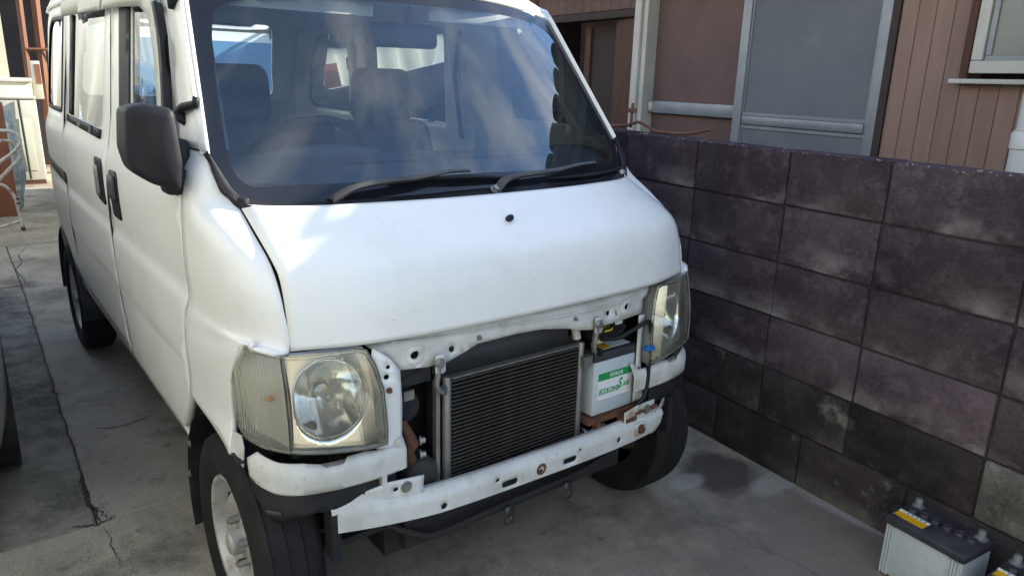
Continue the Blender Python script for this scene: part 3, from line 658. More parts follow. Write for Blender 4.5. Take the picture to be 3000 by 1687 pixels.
# antenna on the driver side pillar
an = tube('antenna', [ws(-1, .30) + Vector((-.012, -.016, 0)), ws(-1, .62) + Vector((-.014, -.018, 0)), ws(-1, 1.0) + Vector((-.013, -.016, 0)), ws(-1, 1.12) + Vector((-.010, -.010, .0))], .0042, 'rod_chrome', van, 8, 14)
bm = bmesh.new(); b0 = ws(-1, .31) + Vector((-.010, -.012, 0))
tube_v(bm, [b0 + Vector((.0, -.006, .012)), b0 + Vector((-.004, -.005, -.004)), b0 + Vector((-.022, .03, -.012)), b0 + Vector((-.026, .055, -.022)), b0 + Vector((-.022, .05, -.042)), b0 + Vector((-.018, .04, -.05))], [.008, .009, .010, .012, .011, .006], 10)
link('antenna_base', from_bm(bm, True), 'black_plastic', an)
bm = bmesh.new(); b1 = ws(-1, .985) + Vector((-.012, -.010, 0)); tube_v(bm, [b1 + Vector((-.004, .02, .012)), b1 + Vector((-.014, .03, .0)), b1 + Vector((-.018, .03, -.02))], [.010, .013, .006], 10); link('antenna_clip', from_bm(bm, True), 'black_plastic', an)
# wipers
def wiper(pts, b0, b1, cap):
    w = empty('wiper', parent=van)
    A_ = [ws(*p[:2]) + ws_n(*p[:2]) * p[2] for p in pts]
    bm = bmesh.new(); tube_v(bm, spline(A_[:3], 8), [.016, .0165, .0165, .016, .0155, .015, .0145, .0135, .0125], 8, True, .55); link('arm', from_bm(bm, True, 40), 'wiper_grey', w)
    bm = bmesh.new(); tube_v(bm, A_[2:], [.0115] + [.0095] * (len(A_) - 3), 8, True, .5); link('arm_tip', from_bm(bm, True, 40), 'wiper_grey', w)
    B_ = [ws(b0[0] + (b1[0] - b0[0]) * k / 8, b0[1] + (b1[1] - b0[1]) * k / 8 + .012 * math.sin(math.pi * k / 8)) for k in range(9)]
    Nn = [ws_n(b0[0] + (b1[0] - b0[0]) * k / 8, b0[1]) for k in range(9)]
    bm = bmesh.new(); tube_v(bm, [p + n * .008 for p, n in zip(B_, Nn)], .0045, 6); tube_v(bm, [p + n * (.010 + .012 * math.sin(math.pi * k / 8)) for k, (p, n) in enumerate(zip(B_, Nn))], [.003, .004, .005, .006, .007, .006, .005, .004, .003], 6); link('blade', from_bm(bm, True, 40), 'black_plastic', w)
    bolt('pivot_cap', A_[0], .011, 'alloy' if cap else 'black_plastic', w, (0, -.5, .86), .012)
    return w
wiper([(-.63, -.13, .022), (-.519, -.051, .034), (-.26, .004, .030), (-.13, .030, .028), (-.035, .034, .022)], (-.385, .0), (.224, -.02), False)
wiper([(.065, -.080, .022), (.151, -.028, .034), (.42, -.022, .030), (.60, -.026, .028), (.713, -.050, .022)], (.39, -.045), (.915, -.195), True)

# --- front structure -------------------------------------------------
def lens_outline():
    return [(.0, .463), (.05, .467), (.13, .480), (.206, .492), (.246, .494), (.30, .491), (.345, .490), (.370, .500), (.388, .530), (.394, .580), (.388, .625), (.370, .660), (.342, .692), (.302, .707), (.246, .703), (.19, .697), (.112, .695), (.05, .693), (.036, .688), (.018, .65), (.006, .60), (.0, .50)]
LO = lens_outline(); U_DIV = .212
def clipu(poly, u0, left):
    out = []
    for a, b in zip(poly, poly[1:] + poly[:1]):
        ia = (a[0] <= u0) == left; ib = (b[0] <= u0) == left
        if ia: out.append(a)
        if ia != ib:
            t = (u0 - a[0]) / (b[0] - a[0]); out.append((u0, a[1] + (b[1] - a[1]) * t))
    return out
def bowl(u, z):
    uc, zc, rr = .118, .583, .088
    r = math.hypot(u - uc, z - zc)
    if r < rr: return .030 + .075 * (1 - (r / rr) ** 2) + .0022 * abs(((u - uc) / .016) % 1 - .5) + (.0012 * abs(((z - zc) / .022) % 1 - .5))
    e = min(1, (r - rr) / .05); return .030 - .012 * e
for s in (-1, 1):
    lamp = empty('headlamp', parent=van)
    main = clipu(LO, U_DIV, True); turn = clipu(LO, U_DIV, False)
    ref_l = (s * .5, .3, .58)
    def fr(u, z, s=s): return lamp_f(s, bowl(u, z))(u, z)
    panel('reflector', main, fr, 'reflector', lamp, step=.006, ref=ref_l)
    def ft(u, z, s=s):
        return lamp_f(s, .036 - .022 * ((u - .305) / .09) ** 2)(u, z)
    panel('signal_reflector', turn, ft, 'reflector_white', lamp, step=.016, ref=ref_l)
    panel('lens', main, lamp_f(s), 'lens_clear', lamp, step=.02, ref=ref_l)
    up_ = sorted([p for p in turn if p[1] > .585 or p[0] > .393]); dn_ = sorted([p for p in turn if p[1] <= .585])
    gl_ = []
    for i in range(145):
        u = U_DIV + .002 + (.390 - U_DIV) * i / 144; za = interp(dn_, u); zb = interp(up_, u); fl_ = .0028 * math.cos(2 * math.pi * (u - U_DIV) / .0105)
        gl_.append([lamp_f(s, -.001 + fl_)(u, za + (zb - za) * j / 14) for j in range(15)])
    link('signal_lens', grid(gl_, ref_l), 'lens_ribbed', lamp)
    # surround: dark bezel band round the lens edge
    inner = [(.172 + (u - .172) * .955, .585 + (z - .585) * .93) for u, z in LO]
    panel('lens_rim', LO, lamp_f(s, -.0015), 'lens_ribbed', lamp, [inner], .02, .004, ref_l)
    # fluted band at the inner end of the lens
    for k in range(16):
        u0 = .004 + k * .0032; zt_ = .47 + .004; 
        top = .50 + .17 * min(1, (k + 2) / 16); 
        tube('flute', [lamp_f(s, .004)(u0 + .020 * (1 - k / 15) * 0, .475 + .0), lamp_f(s, .004)(u0 + .012, .60), lamp_f(s, .004)(u0 + .034, .686)], .0009, 'chrome', lamp, 4)
    # divider and housing
    dv = [lamp_f(s, .002)(U_DIV, .495), lamp_f(s, .002)(U_DIV, .56), lamp_f(s, .002)(U_DIV, .63), lamp_f(s, .002)(U_DIV, .696)]
    tube('divider', dv, .0028, 'dark_metal', lamp, 6)
    hs = []
    for dd in (.0, .012, .05):
        hs.append([lamp_f(s, dd)(.172 + (u - .172) * (1.005 if dd == 0 else .99), .585 + (z - .585) * (1.01 if dd == 0 else .98)) for u, z in LO])
    link('housing', grid(hs, None, True), 'housing', lamp)
    # bulb, bulb shield and position lamp hole
    c = lamp_f(s, .085)(.118, .583); n = Vector((0, -1, 0))
    lathe_obj('bulb', [(-.045, 0), (-.045, .006), (-.040, .011), (-.02, .012), (0, .012), (.01, .016)], 14, 'steel', lamp, 'y', c)
    c2 = lamp_f(s, bowl(.165, .525) - .003)(.165, .525)
    lathe_obj('position_lamp', [(-.002, 0), (-.002, .013), (.002, .014)], 14, 'dark_metal', lamp, 'y', c2)
    bm = bmesh.new(); bmesh.ops.create_uvsphere(bm, u_segments=12, v_segments=8, radius=.011); ob = link('signal_bulb', from_bm(bm, True), 'orange', lamp); ob.location = lamp_f(s, .026)(.280, .592); ob.scale = (.7, .6, .6)
    if s > 0:
        tag(lamp, 'hazy headlamp on the wall side of the van')
    else:
        tag(lamp, 'yellowed headlamp with clear round reflector and ribbed turn signal')

# radiator support panel
def sup_f(x, z):
    y = -.152 + .030 * (abs(x) / .45) ** 2.5
    if z > .672: y += (z - .672) * .55
    y += .004 * math.sin(max(0, min(1, (z - .635) / .03)) * math.pi)
    return Vector((x, y, z))
bot = [(-.372, .622), (-.304, .617), (-.256, .620), (-.215, .634), (-.174, .647), (-.067, .650), (.016, .647), (.10, .634), (.15, .620), (.194, .612), (.248, .614), (.37, .616), (.402, .616)]
top = [(.410, .655), (.446, .690), (.3, .6995), (0, .6995), (-.3, .6995), (-.446, .690), (-.418, .665), (-.400, .655), (-.388, .640)]
holes = [circ(-.337, .651, .0105), circ(-.244, .647, .0075), circ(.256, .645, .0065), circ(.333, .650, .0095), [(.287, .632), (.293, .632), (.293, .645), (.287, .645)]]
sup = panel('radiator_support', bot + top, sup_f, 'paint_dirty', van, holes, .018, .004, (0, .5, .6))
for x, z in ((-.337, .651), (.333, .650)):
    me = grid([[sup_f(x + r_ * math.cos(a), z + r_ * .9 * math.sin(a)) + Vector((0, -dy, 0)) for a in [2 * math.pi * k / 20 for k in range(20)]] for r_, dy in ((.026, .0005), (.021, .004), (.012, .0045))], (x, .5, z), True); link('hole_boss', me, 'paint_dirty', sup)
for x, z in ((-.173, .663), (.130, .654)): bolt('stud', sup_f(x, z), .004, 'alloy', sup, h=.010)
tube('pressed_rib', [sup_f(x, z) + Vector((0, -.002, 0)) for x, z in ((-.39, .688), (-.33, .684), (-.23, .681), (-.006, .675), (.142, .671), (.306, .669), (.36, .674))], .003, 'paint_dirty', sup, 6, 20)
# posts beside the lamps
def post_f(s): return lambda x, z: Vector((s * x, -.138 - .006 * math.sin((x - .37) / .06 * 3), z))
po = panel('lamp_post', [(.374, .388), (.430, .392), (.438, .46), (.436, .58), (.446, .655), (.440, .688), (.405, .662), (.377, .625), (.372, .55), (.375, .45)], post_f(-1), 'paint', van, [circ(.408, .640, .005, 8), circ(.412, .618, .0065, 10)], .02, .003, (0, .5, .5))
bolt('screw', (-.409, -.148, .588), .0045, 'rust', po, h=.008); bolt('screw', (-.389, -.150, .457), .0065, 'paint_dirty', po, h=.008)
po = panel('lamp_post', [(.392, .345), (.432, .350), (.428, .40), (.412, .47), (.410, .56), (.416, .612), (.392, .612), (.394, .47), (.392, .385)], lambda x, z: Vector((x, -.132, z)), 'paint_dirty', van, [circ(.404, .425, .004, 8)], .02, .003, (0, .5, .5))
bolt('screw', (.402, -.134, .448), .005, 'alloy', po, h=.006); bolt('screw', (.402, -.134, .398), .005, 'rust', po, h=.006)
# panels under the lamps
def low_f(s, dep=0):
    def f(u, z):
        p = path_pt(u) - path_n(u) * dep; rise = .036 * max(0, (u - .06) / .25) ** 1.3
        rg = .0025 * math.exp(-((z - .421) / .006) ** 2) * (1 if .04 < u < .20 else 0)
        q = path_n(u) * rg
        return Vector((s * (p.x + q.x), p.y - .006 + q.y + (.0 if z < .436 else (z - .436) * 1.1), z + rise))
    return f
PP = [Vector((a, b, 0)) for a, b in [(.37, -.152), (.47, -.156), (.55, -.151), (.61, -.134), (.648, -.104), (.669, -.062), (.681, -.010), (.686, .030)]]
PPA = [0]
for a_, b_ in zip(PP[:-1], PP[1:]): PPA.append(PPA[-1] + (b_ - a_).length)
def pp_pt(u):
    u = max(0, min(PPA[-1] - 1e-4, u)); i = max(k for k in range(len(PPA) - 1) if PPA[k] <= u)
    return crom(PP, i + (u - PPA[i]) / (PPA[i + 1] - PPA[i]))
def pp_n(u):
    d = (pp_pt(u + .002) - pp_pt(u - .002)).normalized(); return Vector((d.y, -d.x, 0))
def low_f(s, dep=0):
    def f(u, z):
        p = pp_pt(u) - pp_n(u) * dep; rise = .004 * u / .2
        rg = .0025 * math.exp(-((z - .421) / .006) ** 2) * max(0, min(1, (u - .07) / .02, (.27 - u) / .02))
        p = p + pp_n(u) * rg - pp_n(u) * max(0, z - .438) * .7
        return Vector((s * p.x, p.y, z + rise))
    return f
for s in (-1, 1):
    lp = panel('lamp_panel', [(.0, .390), (.05, .387), (.12, .388), (.20, .390), (.30, .388), (.36, .392), (.385, .400), (.392, .440), (.37, .458), (.30, .456), (.24, .457), (.20, .452), (.19, .444), (.15, .444), (.138, .455), (.10, .456), (.06, .45), (.02, .452), (.015, .465), (.0, .472)], low_f(s), 'paint_dirty', van, [], .012, .003, (0, .5, .45))
    fl = [[low_f(s)(u, .444), low_f(s, .012)(u, .442), low_f(s, .030)(u, .440)] for u in [.03 + .25 * k / 20 for k in range(21)]]
    link('panel_flange', grid(fl, (s * .5, 0, 0)), 'paint_rusty' if s > 0 else 'paint_dirty', lp)
    boxes('clip', [((s * .535 - .012, -.125, .463), (s * .535 + .012, -.10, .474)), ((s * .60 - .012, -.105, .468), (s * .60 + .012, -.085, .480))], 'black_plastic' if s < 0 else 'rust', lp)
    # fender corner tab
    tb = solidify(link('fender_tab', mesh([Vector((s * x, y, z)) for x, y, z in ((.706, .032, .450), (.690, .045, .492), (.682, .012, .492), (.684, -.004, .470), (.686, .004, .420), (.696, .022, .440))], [(0, 1, 2, 3, 5), (3, 4, 5)], False, (0, .2, .45)), 'paint_dirty', van), .003)
    # black corner liner behind the missing bumper
    def blk(u, z, s=s):
        p = pp_pt(u) - pp_n(u) * (.006 + .02 * max(0, (.35 - z) / .06) ** 1.5); rise = 0
        return Vector((s * p.x, p.y, z + rise))
    cl = panel('corner_liner', [(.07, .392), (.20, .396), (.30, .396), (.37, .400), (.40, .400), (.403, .37), (.395, .335), (.375, .308), (.34, .305), (.30, .318), (.255, .336), (.21, .345), (.18, .334), (.07, .334)], blk, 'dusty_black', van, [], .018, .004, (0, .5, .4))
    panel('liner_pad', rounded([(.29, .338), (.335, .330), (.338, .343), (.292, .351)], .005), lambda u, z, s=s: blk(u, z) + Vector((s * pp_n(u).x, pp_n(u).y, 0)) * .006, 'grey_plastic', cl, step=.01, thick=.006, ref=(0, .5, .4))
    boxes('liner_bracket', [((s * .545 - .010, -.150, .215), (s * .545 + .010, -.110, .330))], 'dusty_black', cl)
    box('inner_liner', (s * .40 - (.12 if s < 0 else 0), -.085, .30), (s * .40 + (.12 if s > 0 else 0), -.065, .43), 'dark', cl)
# bumper beam
def beam_y(x): return -.188 + .030 * (abs(x) / .5) ** 3
def beam_z(x): return -.020 * x if x > -.3 else -.020 * x + .16 * (-.3 - x) ** 1.2 * .6
def bf(x, v):
    """v: 0 bottom edge ... .06 fold ... .085 back of top flange"""
    z0 = .2505 + beam_z(x)
    if v < .004: return Vector((x, beam_y(x) + .010 - v * 2.5, z0 + v * .2))
    if v < .056: return Vector((x, beam_y(x), z0 + v))
    t = (v - .056) / .03; w_ = max(0, min(1, (-.42 - x) / .06)); return Vector((x, beam_y(x) + .004 + t * (.030 - .022 * w_), z0 + .056 + .008 * min(1, t * 3) + t * (.004 + .022 * w_)))
bo = [(-.552, 0), (.43, 0), (.47, .006), (.492, .022), (.505, .05), (.51, .086), (.30, .086), (-.33, .086), (-.552, .086)]
bh = [circ(-.289, .020, .0085), circ(-.137, .0425, .0055), slot(-.099, .023, .050, .0175), circ(.002, .025, .0055), slot(.102, .0265, .048, .0165), circ(.140, .046, .0045), circ(.292, .029, .0075)]
beam = panel('bumper_beam', bo, bf, 'paint_dirty', van, bh, .011, .003, (0, .6, .2), auto=55)
panel('beam_backing', [(-.50, .012), (.42, .012), (.42, .050), (-.50, .050)], lambda x, v: bf(x, v) + Vector((0, .028, 0)), 'dark', beam, step=.05)
for sx_, x0 in ((-1, -.40), (1, .40)):
    panel('beam_flange', [(x0 - .075, .305 + beam_z(x0) * 1.0), (x0 + .062, .305 + beam_z(x0)), (x0 + .066, .352 + beam_z(x0)), (x0 - .02, .357 + beam_z(x0)), (x0 - .075, .349 + beam_z(x0))], lambda x, z: Vector((x, beam_y(x) + .012, z)), 'paint_dirty' if sx_ < 0 else 'paint_rusty', beam, [circ(x0 - .004, .335 + beam_z(x0), .0055, 8, 1.2)], .015, .004, (0, .5, .3))
    bolt('flange_bolt', (x0 + .022, beam_y(x0) + .011, .335 + beam_z(x0)), .0095, 'alloy', beam, h=.009)
bolt('tow_nut', (.384, beam_y(.384), .281), .010, 'rust', beam, h=.014)
panel('nut_plate', rounded([(.358, .262), (.408, .260), (.410, .299), (.360, .301)], .012), lambda x, z: Vector((x, beam_y(x) - .003, z)), 'paint_rusty', beam, [], .012, .004, (0, .5, .3))
lathe_obj('rust_ring', [(-.0025, .008), (-.0035, .013), (-.0015, .0165)], 16, 'rust', beam, 'y', (.002, beam_y(.002) + .0005, .281))
tipm = panel('beam_end', [(.470, .298), (.506, .310), (.528, .318), (.532, .372), (.520, .345), (.495, .327), (.470, .318)], lambda x, z: Vector((x, -.160 + (x - .47) * .4, z - .012)), 'paint_rusty', beam, [], .015, .003, (0, .5, .3))
# lower crossmember and tabs under the beam
cm = tube('lower_crossmember', [(-.40, -.10, .225), (-.335, -.14, .195), (-.28, -.152, .186), (-.1, -.15, .190), (.2, -.145, .195), (.33, -.12, .21), (.42, -.08, .24)], .009, 'dark', van, 10, 30)
boxes('splash_guard', [((-.36, -.12, .150), (.36, -.09, .245)), ((-.56, -.07, .19), (.56, .05, .205))], 'dark', cm)
for x in (-.085, .115):
    panel('bracket_tab', [(x - .013, .145), (x + .013, .145), (x + .013, .195), (x - .013, .195)], lambda a, z: Vector((a, -.172, z)), 'dark_metal', cm, [circ(x, .165, .005, 8)], .02, .003, (0, .5, .2))
# condenser
cond = empty('condenser', parent=van); CY = -.108
for k in range(27):
    z = .283 + k * .0104
    box('tube', (-.226, CY - .009, z - .0013), (.182, CY + .009, z + .0013), 'tube_metal', cond) if k == 0 else None
tb0 = cond.children[0] if cond.children else [o for o in C.objects if o.parent == cond][0]
for k in range(1, 27):
    o = tb0.copy(); C.objects.link(o); o.location = (0, 0, .0104 * k)
V = []; F = []
for k in range(26):
    z0 = .2843 + k * .0104; z1 = z0 + .0078
    nf = 128
    for i in range(nf + 1):
        x = -.226 + .408 * i / nf; z = z0 if i % 2 else z1
        V += [(x, CY - .0075, z), (x, CY + .0075, z)]
    b_ = len(V) - 2 * (nf + 1)
    F += [(b_ + 2 * i, b_ + 2 * i + 2, b_ + 2 * i + 3, b_ + 2 * i + 1) for i in range(nf)]
tag(link('fins', mesh(V, F, False), 'dark', cond), kind='stuff')
for x in (-.236, .192):
    lathe_obj('header_tank', [(.272, 0), (.272, .010), (.276, .0115), (.562, .0115), (.566, .010), (.568, 0)], 16, 'alloy', cond, 'z', (x, CY, 0))
box('top_plate', (-.226, CY - .010, .5595), (.182, CY + .010, .5635), 'alloy', cond)
box('side_bracket', (.186, CY - .026, .50), (.216, CY - .006, .530), 'alloy', cond); box('side_rail', (-.268, CY - .004, .268), (-.257, CY + .012, .56), 'alloy', cond)
for x, bx in ((-.284, -.276), (.207, .204)):
    hb_ = empty('hanger', parent=cond)
    bm = bmesh.new(); tube_v(bm, spline([(x - .005, -.158, .640), (x - .006, -.156, .60), (x - .007, -.152, .57), (bx, -.150, .552), (bx + .012, -.14, .545), (bx + .022, -.125, .548)], 14), .009, 10, True, .7); link('hook', from_bm(bm, True), 'alloy', hb_)
    panel('plate', rounded([(x - .014, .602), (x + .012, .602), (x + .012, .648), (x - .014, .648)], .008), lambda a, z: Vector((a, -.161, z)), 'paint_dirty', hb_, [], .02, .003, (0, .5, .6))
    bolt('bolt', (x - .004, -.1615, .629), .0085, 'steel', hb_, h=.010)
# radiator behind
rad = empty('radiator', parent=van)
box('core', (-.25, -.075, .25), (.21, -.04, .575), 'dark_metal', rad)
me = patch([[(-.26, -.080, .568), (0, -.082, .572), (.17, -.080, .574)], [(-.26, -.085, .600), (0, -.088, .605), (.165, -.084, .61)], [(-.25, -.05, .66), (0, -.052, .665), (.16, -.05, .665)]], 12, 6, (0, .4, .5)); link('top_tank', me, 'grey_plastic', rad)
tube('hose', [(.176, -.085, .66), (.178, -.095, .62), (.186, -.10, .575)], .012, 'paint_dirty', rad, 10, 8)
tube('pipe_fitting', [(.20, -.12, .287), (.222, -.13, .293), (.25, -.13, .30), (.29, -.12, .295)], .008, 'alloy', rad, 8, 8)
bolt('union_nut', (.206, -.122, .289), .014, 'steel', rad, (1, -.2, .1), .018)
# things in the bay left of the condenser
bay = box('bay_wall', (-.57, .03, .20), (.57, .05, .90), 'dark', van)
boxes('bay_floor', [((-.64, -.06, .235), (.64, .02, .245))], 'dark', bay)
box('shroud', (-.365, -.075, .55), (-.26, -.06, .66), 'grey_plastic', van)
box('duct', (-.37, -.03, .42), (-.29, .02, .61), 'dark_metal', van, .015)
hn = lathe_obj('horn', [(-.03, 0), (-.03, .034), (-.015, .040), (.0, .034), (.02, .02), (.03, 0)], 20, 'dusty_black', van, 'y', (-.335, -.062, .505))
box('horn_bracket', (-.345, -.098, .525), (-.318, -.090, .548), 'alloy', hn)
rp_ = tube('rusty_valve', [(-.352, -.10, .478), (-.345, -.115, .452), (-.338, -.118, .428), (-.345, -.115, .405), (-.335, -.11, .375), (-.34, -.10, .36)], [.011, .012, .018, .013, .016, .012], 'rust', van, 10, 0)
for p in ((-.322, -.125, .432), (-.318, -.12, .392)): bolt('valve_bolt', p, .008, 'alloy', rp_, (1, -.4, 0), .014)
lathe_obj('compressor', [(-.06, 0), (-.06, .038), (-.045, .046), (.01, .046), (.04, .036), (.04, 0)], 22, 'dark_metal', van, 'y', (-.315, -.075, .338))
box('reservoir', (-.455, -.12, .30), (-.375, -.06, .372), 'grey_plastic', van, .012)
box('hook_tab', (-.435, -.158, .350), (-.424, -.135, .395), 'paint_dirty', van)
tube('bay_wire', [(-.36, -.11, .585), (-.33, -.118, .60), (-.30, -.118, .615), (-.27, -.11, .63)], .0025, 'black_plastic', van, 6, 10)
# battery in the van
bt = empty('battery', parent=van)
tag(bt, 'upright starter battery with green and white label beside the radiator')
box('case', (.237, -.122, .335), (.402, -.012, .498), 'batt_case', bt, .006)
box('lid', (.233, -.125, .498), (.405, -.010, .524), 'batt_lid', bt, .005)
box('top_label', (.262, -.106, .5242), (.390, -.050, .5250), 'label_white', bt); box('warning_label', (.262, -.106, .5252), (.315, -.050, .5258), 'label_yellow', bt)
box('clamp', (.247, -.128, .515), (.262, -.010, .536), 'black_plastic', bt, .003)
box('label', (.2545, -.1226, .380), (.389, -.1224, .4605), 'label_white', bt); box('label_band', (.2545, -.1230, .4385), (.389, -.1227, .4605), 'label_green', bt)
TR = (R(90), 0, 0)
text('lettering', 'HITACHI', .0165, 'label_white', bt, (.2985, -.1234, .4437), TR, bold=.0002, sx=.80)
text('lettering', 'ECOLONG', .0200, 'label_green', bt, (.2585, -.1230, .3985), TR, bold=.0006, shear=.35, sx=.80)
text('lettering', 'S', .0420, 'label_green', bt, (.3335, -.1230, .4020), TR, bold=.0012, shear=.25, sx=.75)
text('lettering', 'AVE', .0190, 'label_green', bt, (.3545, -.1230, .4030), TR, bold=.0006, shear=.30, sx=.72)
box('underline', (.256, -.1230, .3955), (.345, -.1228, .3966), 'label_green', bt)
tray = boxes('battery_tray', [((.215, -.135, .318), (.42, -.01, .3325)), ((.235, -.150, .300), (.25, -.13, .325)), ((.33, -.168, .308), (.375, -.13, .320)), ((.37, -.165, .322), (.46, -.12, .330))], 'rust', van)
# loom and connectors above the battery
lm = tube('cable', [(.275, -.10, .555), (.31, -.135, .562), (.35, -.142, .575), (.385, -.15, .592), (.408, -.152, .596), (.422, -.150, .585), (.428, -.150, .55), (.425, -.152, .48), (.424, -.154, .43), (.420, -.156, .395), (.408, -.158, .365), (.392, -.155, .352), (.382, -.150, .315), (.372, -.15, .30)], .0066, 'black_plastic', van, 8, 60)
box('cable_clip', (.405, -.162, .508), (.437, -.142, .521), 'blue_clip', lm, .003)
bx_ = box('relay_box', (.255, -.09, .545), (.385, -.02, .62), 'dark', van, .01)
box('connector', (.325, -.108, .588), (.352, -.085, .607), 'label_white', bx_, .003); box('connector', (.262, -.10, .540), (.290, -.08, .556), 'cream', bx_, .004)
box('yellow_plug', (.286, -.105, .572), (.318, -.085, .586), 'plug_yellow', bx_, .003)
tube('wire', [(.26, -.10, .55), (.25, -.12, .575), (.27, -.12, .59), (.30, -.11, .585), (.33, -.10, .595)], .003, 'black_plastic', bx_, 6, 16)
tube('wire', [(.27, -.115, .57), (.29, -.12, .56), (.33, -.12, .57), (.36, -.11, .58)], .0035, 'dark', bx_, 6, 16)
# underbody
boxes('underbody', [((-.60, .50, .12), (.60, 2.90, .26)), ((-.38, -.05, .10), (.38, .50, .24))], 'dark', van)
boxes('load_floor', [((-.64, .45, .42), (.64, 2.95, .44))], 'trim_grey', van)
# wheels
def wheel(x, y, s):
    w = empty('wheel', parent=van); zc = .150; dx_ = -.030 * s; ks = 1.05
    tread = [(.575, .158), (.590, .200), (.583, .236), (.592, .2495), (.602, .2545), (.618, .2555), (.622, .2515), (.628, .2515), (.632, .256), (.655, .2565), (.6585, .252), (.6645, .252), (.668, .2565), (.690, .2555), (.6945, .2515), (.700, .2515), (.704, .2545), (.716, .2490), (.722, .238), (.7285, .212), (.7275, .188), (.719, .166), (.711, .158)]
    lathe_obj('tyre', [(s * a + dx_, r_ * ks) for a, r_ in tread], 64, 'rubber', w, 'x', (0, y, zc), 32)
    rim = [(.710, .160), (.716, .158), (.714, .150), (.700, .143), (.672, .138), (.662, .132), (.668, .122), (.690, .112), (.700, .098), (.700, .082), (.690, .070), (.684, .060), (.688, .050), (.694, .040), (.694, .030), (.720, .028), (.726, .022), (.727, 0)]
    rm = lathe_obj('rim', [(s * a + dx_, r_ * ks) for a, r_ in rim], 48, 'wheel_paint', w, 'x', (0, y, zc))
    for k in range(4):
        a = R(45 + 90 * k + 20); p = Vector((s * .686 + dx_, y + .050 * math.cos(a) * 1.05, zc + .050 * math.sin(a) * 1.05))
        bm = bmesh.new(); tube_v(bm, [p, p + Vector((s * .026, 0, 0))], .0105, 6); tube_v(bm, [p + Vector((s * .026, 0, 0)), p + Vector((s * .032, 0, 0))], .006, 8); link('lug_nut', from_bm(bm), 'steel', w)
    for k in range(8):
        a = R(45 * k); p = Vector((s * .690 + dx_, y + .112 * math.cos(a), zc + .112 * math.sin(a)))
        bm = bmesh.new(); tube_v(bm, [p - Vector((s * .01, 0, 0)), p + Vector((s * .0035, 0, 0))], .011, 10); link('vent_hole', from_bm(bm), 'dark', w)
    return w
for x, y, s in ((-.65, .145, -1), (.65, .145, 1), (-.65, 2.60, -1), (.65, 2.60, 1)): wheel(x, y, s)
for s in (-1, 1):
    for y, r_, a0, a1 in ((.145, .322, -20, 118), (2.60, .348, -5, 185)):
        P_ = []
        for xx in (.702, .675, .48, .42):
            P_.append([Vector((s * xx, y + (r_ if xx < .70 else r_ - .004) * math.cos(R(a)), .15 + r_ * math.sin(R(a)))) for a in [a0 + (a1 - a0) * k / 24 for k in range(25)]])
        P_.append([Vector((s * .42, y + .05 * math.cos(R(a)), .15 + .05 * math.sin(R(a)))) for a in [a0 + (a1 - a0) * k / 24 for k in range(25)]])
        wl = link('wheel_arch_liner', grid(P_), 'dusty_black', van)
    for a in (8, 28): bolt('liner_clip', (s * .698, .145 + .318 * math.cos(R(a)), .15 + .318 * math.sin(R(a))), .008, 'alloy', wl, (s, 0, 0), .004)
# cabin
dsh = patch([[(-.60, .25, 1.00), (-.3, .20, .985), (0, .175, .98), (.3, .20, .985), (.60, .25, 1.00)], [(-.62, .33, 1.03), (-.3, .31, 1.02), (0, .30, 1.02), (.3, .31, 1.02), (.62, .33, 1.03)], [(-.62, .46, 1.035), (-.3, .47, 1.04), (0, .45, 1.03), (.3, .45, 1.03), (.62, .46, 1.03)], [(-.64, .52, .97), (-.3, .53, .98), (0, .51, .96), (.3, .51, .96), (.64, .52, .97)], [(-.64, .50, .70), (-.3, .50, .70), (0, .50, .70), (.3, .50, .70), (.64, .50, .70)]], 40, 24, (0, .2, 0))
dash = link('dashboard', dsh, 'dash', van)
bn = patch([[(-.46, .40, 1.030), (-.29, .38, 1.034), (-.12, .40, 1.030)], [(-.45, .44, 1.045), (-.29, .43, 1.062), (-.13, .44, 1.045)], [(-.46, .52, 1.00), (-.29, .53, 1.01), (-.12, .52, 1.00)]], 14, 10, (-.3, .4, .8)); link('instrument_hood', bn, 'dash', dash)
for x0, x1 in ((-.27, -.02), (.02, .40)):
    n_ = int((x1 - x0) / .012)
    boxes('vent', [((x0 + k * .012, .300 + .004 * abs(x0), 1.0205), (x0 + k * .012 + .007, .328, 1.0235)) for k in range(n_)], 'dark', dash)
sw = empty('steering_wheel', parent=van); Rw = Matrix.Translation((-.29, .575, 1.005)) @ Matrix.Rotation(R(28), 4, 'X')
bm = bmesh.new(); ring = [Vector((.178 * math.cos(2 * math.pi * k / 40), 0, .178 * math.sin(2 * math.pi * k / 40))) for k in range(41)]; tube_v(bm, ring, .0135, 10, False)
bmesh.ops.transform(bm, matrix=Rw @ Matrix.Rotation(R(20), 4, 'X'), verts=bm.verts); link('rim', from_bm(bm, True), 'black_plastic', sw)
bm = bmesh.new(); bm_box(bm, (-.075, -.02, -.05), (.075, .03, .05), .02, 2); tube_v(bm, [(-.17, 0, -.01), (.17, 0, -.01)], .013, 8); tube_v(bm, [(0, 0, 0), (0, 0, -.17)], .013, 8); bmesh.ops.transform(bm, matrix=Rw @ Matrix.Rotation(R(20), 4, 'X'), verts=bm.verts); link('hub', from_bm(bm, True), 'black_plastic', sw)
